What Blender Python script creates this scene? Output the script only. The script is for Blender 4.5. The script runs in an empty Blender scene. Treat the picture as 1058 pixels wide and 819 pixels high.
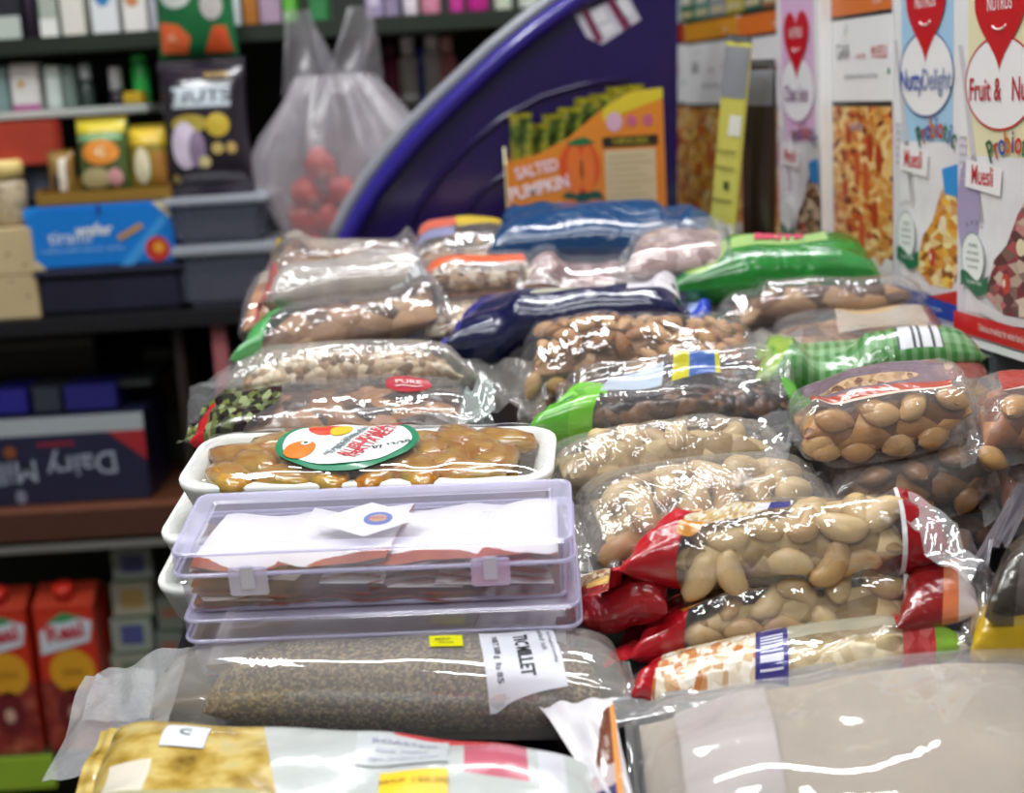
import bpy, bmesh, math, random
from mathutils import Vector, Matrix, noise
random.seed(7)
SC = bpy.context.scene
COL = SC.collection
PI = math.pi

# ------------------------------------------------------------------ camera
FPX, IW, IH = 1500.0, 1058.0, 819.0
PITCH, ROLL = math.radians(11.86), math.radians(3.4)
EYE = Vector((0, 0, 1.30))
_f = Vector((0, math.cos(PITCH), -math.sin(PITCH)))
_u = Vector((0, math.sin(PITCH), math.cos(PITCH)))
_r = Vector((1, 0, 0))
CR = _r * math.cos(ROLL) - _u * math.sin(ROLL)
CU = _u * math.cos(ROLL) + _r * math.sin(ROLL)
CF = _f
cd = bpy.data.cameras.new('camera')
cam = bpy.data.objects.new('camera', cd); COL.objects.link(cam)
cam.matrix_world = Matrix(((CR.x, CU.x, -CF.x, EYE.x), (CR.y, CU.y, -CF.y, EYE.y), (CR.z, CU.z, -CF.z, EYE.z), (0, 0, 0, 1)))
cd.sensor_fit = 'HORIZONTAL'; cd.sensor_width = 23.6; cd.lens = 23.6 * FPX / IW
cd.clip_start = 0.05
cd.dof.use_dof = True; cd.dof.focus_distance = 0.92; cd.dof.aperture_fstop = 3.3
SC.camera = cam

def ray(px, py):
    return CR * ((px - IW / 2) / FPX) + CU * ((IH / 2 - py) / FPX) + CF
def at(px, py, d): return EYE + ray(px, py) * d
def atY(px, py, y):
    r = ray(px, py); return EYE + r * (y / r.y)
def atZ(px, py, z):
    r = ray(px, py); return EYE + r * ((z - EYE.z) / r.z)
def proj(p):
    v = p - EYE; d = v.dot(CF)
    return (IW / 2 + FPX * v.dot(CR) / d, IH / 2 - FPX * v.dot(CU) / d, d)

# the sloping display the packets lie on: axes X, T (up the slope), N (normal)
SLOPE = math.radians(9.9)
PX = Vector((1, 0, 0)); PT = Vector((0, math.cos(SLOPE), math.sin(SLOPE))); PN = Vector((0, -math.sin(SLOPE), math.cos(SLOPE)))
PO = at(529, 700, 0.74) - PN * 0.10
def W(x, t, h): return PO + PX * x + PT * t + PN * h
def pile(px, py, h):
    r = ray(px, py); q = PO + PN * h - EYE
    p = EYE + r * (q.dot(PN) / r.dot(PN)) - PO
    return Vector((p.dot(PX), p.dot(PT)))
def pileM(x, t, h, yaw=0.0, pitch=0.0, rollx=0.0):
    B = Matrix((PX, PT, PN)).transposed().to_4x4()
    B.translation = W(x, t, h)
    return B @ Matrix.Rotation(yaw, 4, 'Z') @ Matrix.Rotation(pitch, 4, 'X') @ Matrix.Rotation(rollx, 4, 'Y')

# ------------------------------------------------------------------ objects
def tag(o, label=None, cat=None, group=None, kind=None):
    if label: o['label'] = label
    if cat: o['category'] = cat
    if group: o['group'] = group
    if kind: o['kind'] = kind
    return o
def empty(name, M, label=None, cat=None, group=None):
    o = bpy.data.objects.new(name, None); o.empty_display_size = 0.02
    COL.objects.link(o)
    o.matrix_world = M if isinstance(M, Matrix) else Matrix.Translation(M)
    return tag(o, label, cat, group)

class MB:
    """collects shapes, then links them as one mesh object"""
    def __init__(self): self.v = []; self.f = []; self.m = []; self.uv = []; self.sm = []; self.mats = []
    def mi(self, mat):
        if mat not in self.mats: self.mats.append(mat)
        return self.mats.index(mat)
    def add(self, vs, fs, mat, uvs=None, smooth=False):
        b = len(self.v); k = self.mi(mat)
        self.v += [tuple(p) for p in vs]
        for i, f in enumerate(fs):
            self.f.append(tuple(b + j for j in f)); self.m.append(k); self.sm.append(smooth)
            self.uv.append([uvs[j] for j in f] if uvs else [(0, 0)] * len(f))
    def bm(self, bm, mat, M=None, smooth=False):
        if M is not None: bm.transform(M)
        bm.verts.index_update()
        self.add([v.co[:] for v in bm.verts], [[v.index for v in f.verts] for f in bm.faces], mat, None, smooth)
        bm.free()
    def box(self, lo, hi, mat, bev=0.0, seg=2, M=None, smooth=False):
        bm = bmesh.new(); bmesh.ops.create_cube(bm, size=1)
        s = [hi[i] - lo[i] for i in range(3)]; c = [(hi[i] + lo[i]) / 2 for i in range(3)]
        for v in bm.verts: v.co = Vector((v.co.x * s[0] + c[0], v.co.y * s[1] + c[1], v.co.z * s[2] + c[2]))
        if bev > 0: bmesh.ops.bevel(bm, geom=bm.edges[:], offset=bev, segments=seg, affect='EDGES')
        self.bm(bm, mat, M, smooth)
    def grid(self, fn, us, vs, mat, smooth=True, uvf=None, flip=False):
        nu, nv = len(us), len(vs); P = []; U = []
        for v in vs:
            for u in us:
                P.append(fn(u, v)); U.append(uvf(u, v) if uvf else (u, v))
        F = []
        for j in range(nv - 1):
            for i in range(nu - 1):
                a = j * nu + i; q = (a, a + 1, a + nu + 1, a + nu)
                F.append(q[::-1] if flip else q)
        self.add(P, F, mat, U, smooth)
    def lathe(self, prof, mat, seg=20, c=(0, 0, 0), smooth=True, sx=1, sy=1):
        P = []; F = []
        for (r, z) in prof:
            for k in range(seg):
                a = 2 * PI * k / seg; P.append((c[0] + r * math.cos(a) * sx, c[1] + r * math.sin(a) * sy, c[2] + z))
        n = len(prof)
        for j in range(n - 1):
            for k in range(seg):
                k2 = (k + 1) % seg; F.append((j * seg + k, j * seg + k2, (j + 1) * seg + k2, (j + 1) * seg + k))
        F.append(tuple(range(seg))[::-1]); F.append(tuple((n - 1) * seg + k for k in range(seg)))
        self.add(P, F, mat, None, smooth)
    def tube(self, pts, r, mat, seg=8, closed=False, smooth=True):
        pts = [Vector(p) for p in pts]; n = len(pts); P = []; F = []
        up = Vector((0.13, 0.2, 0.97))
        for i, p in enumerate(pts):
            a = pts[(i - 1) % n] if (closed or i > 0) else p; b = pts[(i + 1) % n] if (closed or i < n - 1) else p
            d = (b - a).normalized(); s = d.cross(up)
            if s.length < 1e-4: s = d.cross(Vector((1, 0, 0)))
            s.normalize(); t = s.cross(d)
            rr = r[i] if isinstance(r, (list, tuple)) else r
            for k in range(seg):
                an = 2 * PI * k / seg; P.append(p + (s * math.cos(an) + t * math.sin(an)) * rr)
        m = n if closed else n - 1
        for i in range(m):
            for k in range(seg):
                k2 = (k + 1) % seg; i2 = (i + 1) % n
                F.append((i * seg + k, i * seg + k2, i2 * seg + k2, i2 * seg + k))
        if not closed: F.append(tuple(range(seg))[::-1]); F.append(tuple((n - 1) * seg + k for k in range(seg)))
        self.add(P, F, mat, None, smooth)
    def prism(self, poly, y0, y1, mat, bev=0.0):
        """polygon in the XZ plane pushed from y0 to y1"""
        n = len(poly)
        P = [(x, y0, z) for x, z in poly] + [(x, y1, z) for x, z in poly]
        F = [tuple(range(n)), tuple(range(2 * n - 1, n - 1, -1))] + [(i, i + n, (i + 1) % n + n, (i + 1) % n) for i in range(n)]
        self.add(P, F, mat)
    def flat(self, poly, mp, mat):
        """polygon (2-D) mapped by mp(x, y) onto a surface"""
        self.add([mp(x, y) for x, y in poly], [tuple(range(len(poly)))], mat, [(x, y) for x, y in poly])
    def text(self, s, mp, mat, x, y, size, align='CENTER', rot=0.0, sx=1.0, bold=0.0, shear=0.0, mirror=False):
        P, F = glyphs(s, align, bold, shear); c, si = math.cos(rot), math.sin(rot)
        Q = []
        for (a, b) in P:
            a *= size * sx; b *= size
            Q.append(mp(x + a * c - b * si, y + a * si + b * c))
        self.add(Q, F, mat)
    def build(self, name, parent=None, M=None):
        me = bpy.data.meshes.new(name)
        me.from_pydata(self.v, [], self.f)
        for m in self.mats: me.materials.append(m)
        me.polygons.foreach_set('material_index', self.m)
        me.polygons.foreach_set('use_smooth', self.sm)
        ul = me.uv_layers.new(name='UVMap'); flat = []
        for f in self.uv:
            for q in f: flat += [float(q[0]), float(q[1])]
        ul.data.foreach_set('uv', flat)
        me.update()
        o = bpy.data.objects.new(name, me); COL.objects.link(o)
        if parent is not None: o.parent = parent
        elif M is not None: o.matrix_world = M
        return o

_gl = {}
def glyphs(s, align, bold, shear):
    k = (s, align, bold, shear)
    if k not in _gl:
        cu = bpy.data.curves.new('glyphs', 'FONT'); cu.body = s; cu.align_x = align; cu.align_y = 'CENTER'; cu.size = 1.0
        cu.offset = bold; cu.shear = shear; cu.resolution_u = 3
        o = bpy.data.objects.new('glyphs', cu); COL.objects.link(o)
        bpy.context.view_layer.update()
        me = o.to_mesh()
        _gl[k] = ([(v.co.x, v.co.y) for v in me.vertices], [tuple(p.vertices) for p in me.polygons])
        o.to_mesh_clear(); bpy.data.objects.remove(o); bpy.data.curves.remove(cu)
    return _gl[k]

def ell(cx, cy, rx, ry, n=28, a0=0, a1=2 * PI):
    full = abs(a1 - a0 - 2 * PI) < 1e-6
    return [(cx + rx * math.cos(a0 + (a1 - a0) * i / (n if full else n - 1)), cy + ry * math.sin(a0 + (a1 - a0) * i / (n if full else n - 1))) for i in range(n)]
def rect(x0, y0, x1, y1): return [(x0, y0), (x1, y0), (x1, y1), (x0, y1)]
def lin(a, b, n): return [a + (b - a) * i / (n - 1) for i in range(n)]
def dense(n, p=1.7):
    o = []
    for i in range(n):
        t = -1 + 2 * i / (n - 1); o.append(math.copysign(1 - (1 - abs(t)) ** p, t))
    return o

# ------------------------------------------------------------------ materials
def srgb(h):
    h = h.lstrip('#'); c = [int(h[i:i + 2], 16) / 255 for i in (0, 2, 4)]
    return tuple(x / 12.92 if x <= 0.04045 else ((x + 0.055) / 1.055) ** 2.4 for x in c) + (1,)
class NT:
    def __init__(self, name):
        self.mat = bpy.data.materials.new(name); self.mat.use_nodes = True
        self.t = self.mat.node_tree; self.t.nodes.clear()
        self.out = self.t.nodes.new('ShaderNodeOutputMaterial')
    def n(self, typ, ins=None, **props):
        nd = self.t.nodes.new('ShaderNode' + typ)
        for k, v in props.items(): setattr(nd, k, v)
        for k, v in (ins or {}).items(): self.set(nd.inputs[k], v)
        return nd
    def set(self, sock, v):
        if isinstance(v, bpy.types.NodeSocket): self.t.links.new(v, sock)
        else: sock.default_value = v
    def math(self, op, a, b=0.0):
        nd = self.n('Math', operation=op); self.set(nd.inputs[0], a); self.set(nd.inputs[1], b); return nd.outputs[0]
    def mixc(self, f, a, b):
        nd = self.n('Mix', data_type='RGBA'); self.set(nd.inputs[0], f); self.set(nd.inputs[6], a); self.set(nd.inputs[7], b); return nd.outputs[2]
    def ramp(self, fac, stops, const=False):
        nd = self.n('ValToRGB'); self.set(nd.inputs[0], fac); r = nd.color_ramp
        if const: r.interpolation = 'CONSTANT'
        while len(r.elements) < len(stops): r.elements.new(0.5)
        for e, (p, c) in zip(r.elements, stops): e.position = p; e.color = c
        return nd.outputs[0]
    def coord(self, which='Object'): return self.n('TexCoord').outputs[which]
    def bump(self, h, strength=0.3, dist=0.002):
        nd = self.n('Bump', {'Strength': strength, 'Distance': dist, 'Height': h}); return nd.outputs[0]
    def done(self, sh): self.t.links.new(sh, self.out.inputs[0]); return self.mat

_mc = {}
def P(hexc, rough=0.45, metal=0.0, coat=0.0, emit=0.0, name=None):
    k = (hexc, rough, metal, coat, emit)
    if k not in _mc:
        n = NT(name or ('paint ' + hexc)); c = srgb(hexc)
        ns = n.n('TexNoise', {'Vector': n.coord(), 'Scale': 35.0, 'Detail': 3.0})
        col = n.mixc(n.math('MULTIPLY', ns.outputs[0], 0.22), c, (c[0] * .72, c[1] * .72, c[2] * .72, 1))
        b = n.n('BsdfPrincipled', {'Base Color': col, 'Roughness': rough, 'Metallic': metal, 'Coat Weight': coat, 'Coat Roughness': 0.08})
        if emit: n.set(b.inputs['Emission Color'], c); n.set(b.inputs['Emission Strength'], emit)
        _mc[k] = n.done(b.outputs[0])
    return _mc[k]
def VAR(name, stops, scale=20, rough=0.5, bump=0.0, coat=0.0, vor=False, bscale=None, dist=0.002, sss=0.0, stretch=(1, 1, 1)):
    """blotchy or grainy stuff: noise or voronoi cells through a ramp"""
    n = NT(name)
    mp = n.n('Mapping', {'Vector': n.coord(), 'Scale': stretch})
    if vor:
        v = n.n('TexVoronoi', {'Vector': mp.outputs[0], 'Scale': float(scale)})
        sep = n.n('SeparateColor', {'Color': v.outputs['Color']}); fac = sep.outputs[0]
        h = n.math('MULTIPLY', v.outputs['Distance'], -1.0)
    else:
        v = n.n('TexNoise', {'Vector': mp.outputs[0], 'Scale': float(scale), 'Detail': 5.0, 'Roughness': 0.6}); fac = v.outputs[0]; h = fac
    col = n.ramp(fac, [(p, srgb(c)) for p, c in stops])
    if bscale: h = n.n('TexNoise', {'Vector': mp.outputs[0], 'Scale': float(bscale), 'Detail': 4.0}).outputs[0]
    ins = {'Base Color': col, 'Roughness': rough, 'Coat Weight': coat, 'Coat Roughness': 0.1}
    if sss: ins['Subsurface Weight'] = sss; ins['Subsurface Scale'] = 0.004
    if bump: ins['Normal'] = n.bump(h, bump, dist)
    return n.done(n.n('BsdfPrincipled', ins).outputs[0])

def film_nodes(n, tint=(1, 1, 1, 1), gloss=0.10, rough=0.06, haze=0.05, bump=0.5, bscale=45.0, hazecol=(.85, .85, .87, 1), edge=0.55):
    ns = n.n('TexNoise', {'Vector': n.coord(), 'Scale': bscale, 'Detail': 3.0, 'Roughness': 0.55, 'Distortion': 1.2})
    ns2 = n.n('TexNoise', {'Vector': n.coord(), 'Scale': bscale * 0.33, 'Detail': 2.0, 'Distortion': 2.0})
    rg = n.math('ABSOLUTE', n.math('SUBTRACT', ns2.outputs[0], 0.5))
    h = n.math('ADD', n.math('MULTIPLY', ns.outputs[0], 0.6), n.math('MULTIPLY', rg, -2.2))
    nm = n.bump(h, bump, 0.003)
    lw = n.n('LayerWeight', {'Blend': 0.35, 'Normal': nm})
    fac = n.math('MULTIPLY_ADD', n.math('POWER', lw.outputs['Facing'], 3.0), edge)
    fac.node.inputs[2].default_value = gloss
    tr = n.n('BsdfTransparent', {'Color': tint})
    df = n.n('BsdfDiffuse', {'Color': hazecol, 'Normal': nm})
    m1 = n.n('MixShader', {0: haze, 1: tr.outputs[0], 2: df.outputs[0]})
    gl = n.n('BsdfGlossy', {'Color': (1, 1, 1, 1), 'Roughness': rough, 'Normal': nm})
    m2 = n.n('MixShader', {0: fac, 1: m1.outputs[0], 2: gl.outputs[0]})
    return m2.outputs[0], nm
def FILM(name, **k):
    n = NT(name); s, _ = film_nodes(n, **k); return n.done(s)

def tex_color(n, c):
    """'#hex' or a ('check'|'cells'|'blotch'|'lines', ...) pattern"""
    if isinstance(c, str): return srgb(c)
    kind = c[0]
    if kind == 'check':
        uv = n.n('Mapping', {'Vector': n.coord('UV'), 'Scale': (c[3], c[4], 1.0)})
        sp = n.n('SeparateXYZ', {0: uv.outputs[0]})
        a = n.math('GREATER_THAN', n.math('FRACT', sp.outputs[0]), 0.5); b = n.math('GREATER_THAN', n.math('FRACT', sp.outputs[1]), 0.5)
        return n.mixc(n.math('MULTIPLY', n.math('ADD', a, b), 0.5), srgb(c[1]), srgb(c[2]))
    if kind == 'lines':
        sp = n.n('SeparateXYZ', {0: n.coord('UV')}); ax = sp.outputs[c[4]]
        ns = n.n('TexWhiteNoise', {'W': n.math('FLOOR', n.math('MULTIPLY', ax, c[3]))}, noise_dimensions='1D')
        return n.mixc(n.math('GREATER_THAN', ns.outputs[0], 0.55), srgb(c[1]), srgb(c[2]))
    uv = n.n('Mapping', {'Vector': n.coord('UV'), 'Scale': (c[2], c[3], 1.0)})
    if kind == 'cells':
        v = n.n('TexVoronoi', {'Vector': uv.outputs[0], 'Scale': 1.0}); fac = n.n('SeparateColor', {'Color': v.outputs['Color']}).outputs[0]
    else:
        fac = n.n('TexNoise', {'Vector': uv.outputs[0], 'Scale': 1.0, 'Detail': 3.0}).outputs[0]
    st = c[1]
    return n.ramp(fac, [(i / max(1, len(st) - 1) * (0.5 if kind == 'blotch' else .9) + (0.25 if kind == 'blotch' else 0), srgb(x)) for i, x in enumerate(st)])

def PRINTED(name, regs, base=None, rough=0.25, **fk):
    """packet skin in UV space: clear film (base None) or opaque print, with printed regions
    regs: ('rect',u0,v0,u1,v1) | ('ell',cu,cv,ru,rv) | ('band', a,b,c0,c1: c0<a*u+b*v<c1), colour, alpha"""
    n = NT(name); fs, nm = film_nodes(n, **fk)
    sp = n.n('SeparateXYZ', {0: n.coord('UV')}); u, v = sp.outputs[0], sp.outputs[1]
    col = tex_color(n, base) if base else (.8, .8, .8, 1); al = 1.0 if base else 0.0
    for shp, c, a in regs:
        if shp[0] == 'rect':
            _, u0, v0, u1, v1 = shp
            m = n.math('MULTIPLY', n.math('MULTIPLY', n.math('GREATER_THAN', u, u0), n.math('LESS_THAN', u, u1)), n.math('MULTIPLY', n.math('GREATER_THAN', v, v0), n.math('LESS_THAN', v, v1)))
        elif shp[0] == 'ell':
            _, cu, cv, ru, rv = shp
            du = n.math('DIVIDE', n.math('SUBTRACT', u, cu), ru); dv = n.math('DIVIDE', n.math('SUBTRACT', v, cv), rv)
            m = n.math('LESS_THAN', n.math('ADD', n.math('MULTIPLY', du, du), n.math('MULTIPLY', dv, dv)), 1.0)
        else:
            _, ka, kb, c0, c1 = shp
            w = n.math('ADD', n.math('MULTIPLY', u, ka), n.math('MULTIPLY', v, kb))
            m = n.math('MULTIPLY', n.math('GREATER_THAN', w, c0), n.math('LESS_THAN', w, c1))
        col = n.mixc(m, col, tex_color(n, c))
        mx = n.n('Mix', data_type='FLOAT'); n.set(mx.inputs[0], m); n.set(mx.inputs[2], al); n.set(mx.inputs[3], float(a)); al = mx.outputs[0]
    pr = n.n('BsdfPrincipled', {'Base Color': col, 'Roughness': rough, 'Normal': nm, 'Coat Weight': 0.5, 'Coat Roughness': 0.08})
    ms = n.n('MixShader', {1: fs, 2: pr.outputs[0]}); n.set(ms.inputs[0], al)
    return n.done(ms.outputs[0])

CLEAR = FILM('clear film')
CLEARW = FILM('crinkled clear film', bump=1.0, gloss=0.12, haze=0.17, hazecol=(.74, .71, .66, 1), bscale=60)
CLEARS = FILM('soft clear film', bump=0.35, gloss=0.09, haze=0.10, bscale=30)
WHITE = P('#eceae6', 0.4)
BLACK = P('#141318', 0.4)

# ------------------------------------------------------------------ packets
class Bag:
    every = []
    """a pillow shaped packet whose seam outline is the given quad (pixels -> the sloping pile plane)"""
    def __init__(self, name, label, cat, quad, h0, H, mat, group=None, seal=(0.010, 0.010), sealmat=None, part='film', nx=46, ny=26,
                 ps=3.2, es=.55, pq=2.6, eq=.55, zs=.42, wr=.0016, endw=.0025, seed=None, lump=0.0, lumpscale=60, build=True):
        self.seed = seed if seed is not None else random.random() * 50
        self.zs, self.H = zs * H, H
        pts = [pile(x, y, h0 + self.zs) for x, y in quad]
        c = sum(pts, Vector((0, 0))) / 4
        ax = (pts[1] - pts[0]) + (pts[2] - pts[3]); self.yaw = math.atan2(ax.y, ax.x)
        self.M = pileM(c.x, c.y, h0, self.yaw)
        R = Matrix.Rotation(-self.yaw, 2)
        self.q = [R @ (p - c) for p in pts]
        self.w = ((self.q[1] - self.q[0]).length + (self.q[2] - self.q[3]).length) / 2
        self.d = ((self.q[3] - self.q[0]).length + (self.q[2] - self.q[1]).length) / 2
        self.par = (ps, es, pq, eq); self.wr = wr; self.endw = endw; self.lump = lump; self.ls = lumpscale
        self.root = empty(name, self.M, label, cat, group)
        self.film = None; self.inside = []; self.kernels = []; Bag.every.append(self)
        if build:
            b = MB(); S = dense(nx); Q = dense(ny)
            uvf = lambda s, q: ((s + 1) / 2, (q + 1) / 2)
            b.grid(self.top, S, Q, mat, True, uvf)
            b.grid(self.bot, S, Q, mat, True, uvf, flip=True)
            self.film = b.build(part, self.root)
            for sd, L in zip((-1, 1), seal):
                if L > 0: self.seal(sd, L, sealmat or mat)
    def xy(self, s, q):
        a = self.q[0].lerp(self.q[1], (s + 1) / 2); b = self.q[3].lerp(self.q[2], (s + 1) / 2)
        return a.lerp(b, (q + 1) / 2)
    def prof(self, s, q):
        ps, es, pq, eq = self.par
        return max(0, 1 - abs(s) ** ps) ** es * max(0, 1 - abs(q) ** pq) ** eq
    def top(self, s, q, off=0.0):
        p = self.xy(s, q); k = self.prof(s, q); z = self.zs + (self.H - self.zs) * k
        e = math.sqrt(k); sd = self.seed
        z += self.wr * 2 * e * noise.noise(Vector((p.x * 22 + sd, p.y * 30, sd)))
        z += self.endw * e * math.exp(-(1 - abs(s)) * 4.5) * math.sin(q * 11 + 4 * noise.noise(Vector((q * 3, s, sd))))
        if self.lump:
            z += self.lump * e * (0.35 - noise.voronoi(Vector((p.x * self.ls, p.y * self.ls, sd)))[0][0])
        return (p.x, p.y, z + off)
    def bot(self, s, q):
        p = self.xy(s, q); k = min(1, self.prof(s, q) * 1.5)
        return (p.x, p.y, self.zs * (1 - k))
    def seal(self, sd, L, mat):
        b = MB()
        def fn(k, q):
            p = self.xy(sd, q * .98); o = self.xy(sd * .9, q * .98); d = (p - o).normalized()
            z = self.zs + 0.002 * math.sin(q * 7 + self.seed) * (0.3 + k) + 0.0005 * math.sin(k * 40) - L * .25 * k * k
            x = p + d * L * k
            return (x.x, x.y, z)
        b.grid(fn, lin(0, 1, 9), lin(-1, 1, 22), mat, True, lambda k, q: (0.0 if sd < 0 else 1.0, (q + 1) / 2))
        return b.build('end_seal', self.root)
    def sheet(self, name, quad, h, mat, hz=None, wave=.002, n=14, label=None):
        """a loose flap of film: pixel quad at heights h (4 numbers above the board or one)"""
        hs = h if isinstance(h, (list, tuple)) else [h] * 4
        inv = self.M.inverted(); C = []
        for (x, y), hh in zip(quad, hs):
            p = pile(x, y, hh); C.append(inv @ W(p.x, p.y, hh))
        b = MB(); sd = random.random() * 30
        def fn(u, v):
            p = C[0].lerp(C[1], u).lerp(C[3].lerp(C[2], u), v)
            p.z += wave * 2 * noise.noise(Vector((u * 4 + sd, v * 3, sd))) + wave * .5 * math.sin(u * 9 + v * 5 + sd)
            return p
        b.grid(fn, lin(0, 1, n), lin(0, 1, n), mat)
        o = b.build(name, self.root)
        if label: o['label'] = label
        return o
    def patch(self, name, s0, s1, q0, q1, mat, shape='rect', off=.0010, rot=0.0, n=14, label=None, more=None):
        """a sticker lying on the packet's upper side"""
        b = MB(); cs, cq, rs, rq = (s0 + s1) / 2, (q0 + q1) / 2, (s1 - s0) / 2, (q1 - q0) / 2
        c, si = math.cos(rot), math.sin(rot); asp = self.w / self.d
        def mp(a, b_, o=off):
            x, y = a * rs * asp, b_ * rq
            return self.top(cs + (x * c - y * si) / asp, cq + x * si + y * c, o)
        if shape == 'rect': b.grid(mp, lin(-1, 1, n), lin(-1, 1, n), mat, True, lambda u, v: ((u + 1) / 2, (v + 1) / 2))
        else:
            b.grid(lambda r, a: mp(r * math.cos(a), r * math.sin(a)), lin(0.02, 1, 7), lin(0, 2 * PI, 33), mat, True, lambda r, a: (.5 + .5 * r * math.cos(a), .5 + .5 * r * math.sin(a)))
        if more: more(b, mp)
        o = b.build(name, self.root)
        if label: o['label'] = label
        return o
    def fill(self, name, label, mat, sx=.94, sq=.9, sz=.90, lump=.002, ls=70, nx=50, ny=30, s0=-1, s1=1, cat='food'):
        """loose stuff inside the packet, one countless mass"""
        b = MB(); S = dense(nx); Q = dense(ny); z0 = self.H * .035; sd = self.seed + 9
        def sm(s): return (s0 + s1) / 2 + (s1 - s0) / 2 * s
        def core(s, q, t):
            k = max(0, 1 - abs(s) ** 3.2) ** .5 * max(0, 1 - abs(q) ** 2.6) ** .5
            a, c = sm(s) * sx, q * sq
            p = self.xy(a, c); zt = self.zs + (self.H - self.zs) * self.prof(a, c)
            zt = min(zt, self.top(a, c)[2]) * sz
            zm = self.zs * .95
            zb = max(self.bot(a, c)[2], 0) + z0
            z = zm + (zt - zm) * min(1, k * 1.25) if t else zm + (zb - zm) * min(1, k * 1.25)
            if lump and t: z -= lump * k * noise.voronoi(Vector((p.x * ls, p.y * ls, z * ls + sd)))[0][0] * 1.4
            z = min(z, self.top(a, c)[2] - .0028); z = max(z, self.bot(a, c)[2] + .0014)
            return (p.x, p.y, z)
        b.grid(lambda s, q: core(s, q, True), S, Q, mat, True)
        b.grid(lambda s, q: core(s, q, False), S, Q, mat, True, flip=True)
        o = b.build(name, None, self.M); self.inside.append(o)
        return tag(o, label, cat, None, 'stuff')
    def nuts(self, name, label, cat, group, meshes, size, s0=-.8, s1=.8, q0=-.85, q1=.7, gap=1.0, front=True, sink=.5, jit=.3, align=2 * PI, maxn=200):
        """countable kernels just under the film"""
        out = []; stepx = size * gap; stepy = size * .8 * gap
        ns = max(1, int((s1 - s0) / 2 * self.w / stepx)); nq = max(1, int((q1 - q0) / 2 * self.d / stepy))
        rows = [('t', q0 + (q1 - q0) * (j + .5) / nq) for j in range(nq)]
        if front: rows = [('f', -0.80)] + rows
        for ri, (kind, q) in enumerate(rows):
            for i in range(ns):
                s = s0 + (s1 - s0) * (i + .5 + .5 * (ri % 2) - .25) / ns + random.uniform(-jit, jit) * (s1 - s0) / ns * .6
                qq = q + random.uniform(-jit, jit) * .5 * (q1 - q0) / nq
                if abs(s) > .97: continue
                if kind == 't':
                    p = Vector(self.top(s, qq)); e = .03
                    n = (Vector(self.top(s + e, qq)) - p).cross(Vector(self.top(s, qq + e)) - p).normalized()
                    p = p - n * size * sink * .62
                else:
                    p = Vector(self.bot(s, qq)); p.z = max(p.z, 0) + size * .34; n = Vector((0, -1, .25)).normalized()
                q_ = n.to_track_quat('Z', 'Y').to_matrix().to_4x4()
                sp = Matrix.Rotation(random.uniform(-align, align), 4, 'Z') @ Matrix.Rotation(random.uniform(-.35, .35), 4, 'X') @ Matrix.Rotation(random.uniform(-.3, .3), 4, 'Y')
                k = size * random.uniform(.88, 1.1)
                o = bpy.data.objects.new(name, random.choice(meshes)); COL.objects.link(o)
                o.matrix_world = self.M @ Matrix.Translation(p) @ q_ @ sp @ Matrix.Scale(k, 4)
                tag(o, label, cat, group); out.append(o); self.kernels.append(o)
                if len(out) >= maxn: return out
        return out

# kernels, one unit long
def cashew_mesh(mat, bend, fat, sd):
    b = MB(); pts = []; rad = []; n = 15
    for i in range(n):
        t = i / (n - 1); a = -bend / 2 + bend * t
        R = 1.0 / (bend * .85 + .55)
        pts.append((R * math.sin(a) * 1.1, R * math.cos(a) - R * .7, 0.03 * math.sin(t * 5 + sd)))
        rad.append(max(.012, fat * (math.sin(PI * (0.04 + .92 * t)) ** .45) * (1 - .18 * t)))
    b.tube(pts, rad, mat, 12)
    v = b.v; b.v = [(x, y, z * .82) for x, y, z in v]
    return b.build_mesh('cashew')
def almond_mesh(mat, fat, point, groove):
    b = MB(); seg = 14; prof = []
    for i in range(13):
        t = i / 12; x = -0.5 + t
        r = fat * math.sin(PI * min(1, max(0, t))) ** (.62) * (1 - point * (t - .5)) if 0 < t < 1 else .006
        prof.append((max(.006, r), x))
    b.lathe(prof, mat, seg)
    b.v = [(z, x, y * .78 - (groove * max(0, 1 - abs(x) * 5)) * (1 if y > 0 else 0)) for x, y, z in b.v]
    return b.build_mesh('kernel')
def _bm(self, name):
    o = self.build(name); me = o.data; bpy.data.objects.remove(o); return me
MB.build_mesh = _bm
# ================================================================== the setting
def struct(name, b): return tag(b.build(name), kind='structure')
FLOORM = VAR('grey floor tiles', [(.3, '#57534f'), (.7, '#6d6964')], 6, .35)
WALLM = VAR('painted wall', [(.3, '#8d8b86'), (.7, '#9a9892')], 4, .8)
CEILM = P('#d9d8d4', .8)
X0, X1, Y0, Y1, ZC = -1.9, 1.9, -1.6, 2.62, 2.75
b = MB(); b.box((X0, Y0, -.05), (X1, Y1, 0), FLOORM); struct('floor', b)
b = MB(); b.box((X0, Y0, ZC), (X1, Y1, ZC + .05), CEILM); struct('ceiling', b)
b = MB(); b.box((X0, Y1, 0), (X1, Y1 + .08, ZC), VAR('dark green back wall', [(.3, '#1c2a1c'), (.7, '#243222')], 5, .7)); struct('wall_back', b)
b = MB(); b.box((X0 - .08, Y0, 0), (X0, Y1, ZC), WALLM); struct('wall_left', b)
b = MB(); b.box((X1, Y0, 0), (X1 + .08, Y1, ZC), WALLM); struct('wall_right', b)
b = MB(); b.box((X0, Y0 - .08, 0), (X1, Y0, ZC), WALLM); struct('wall_front', b)

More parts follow.
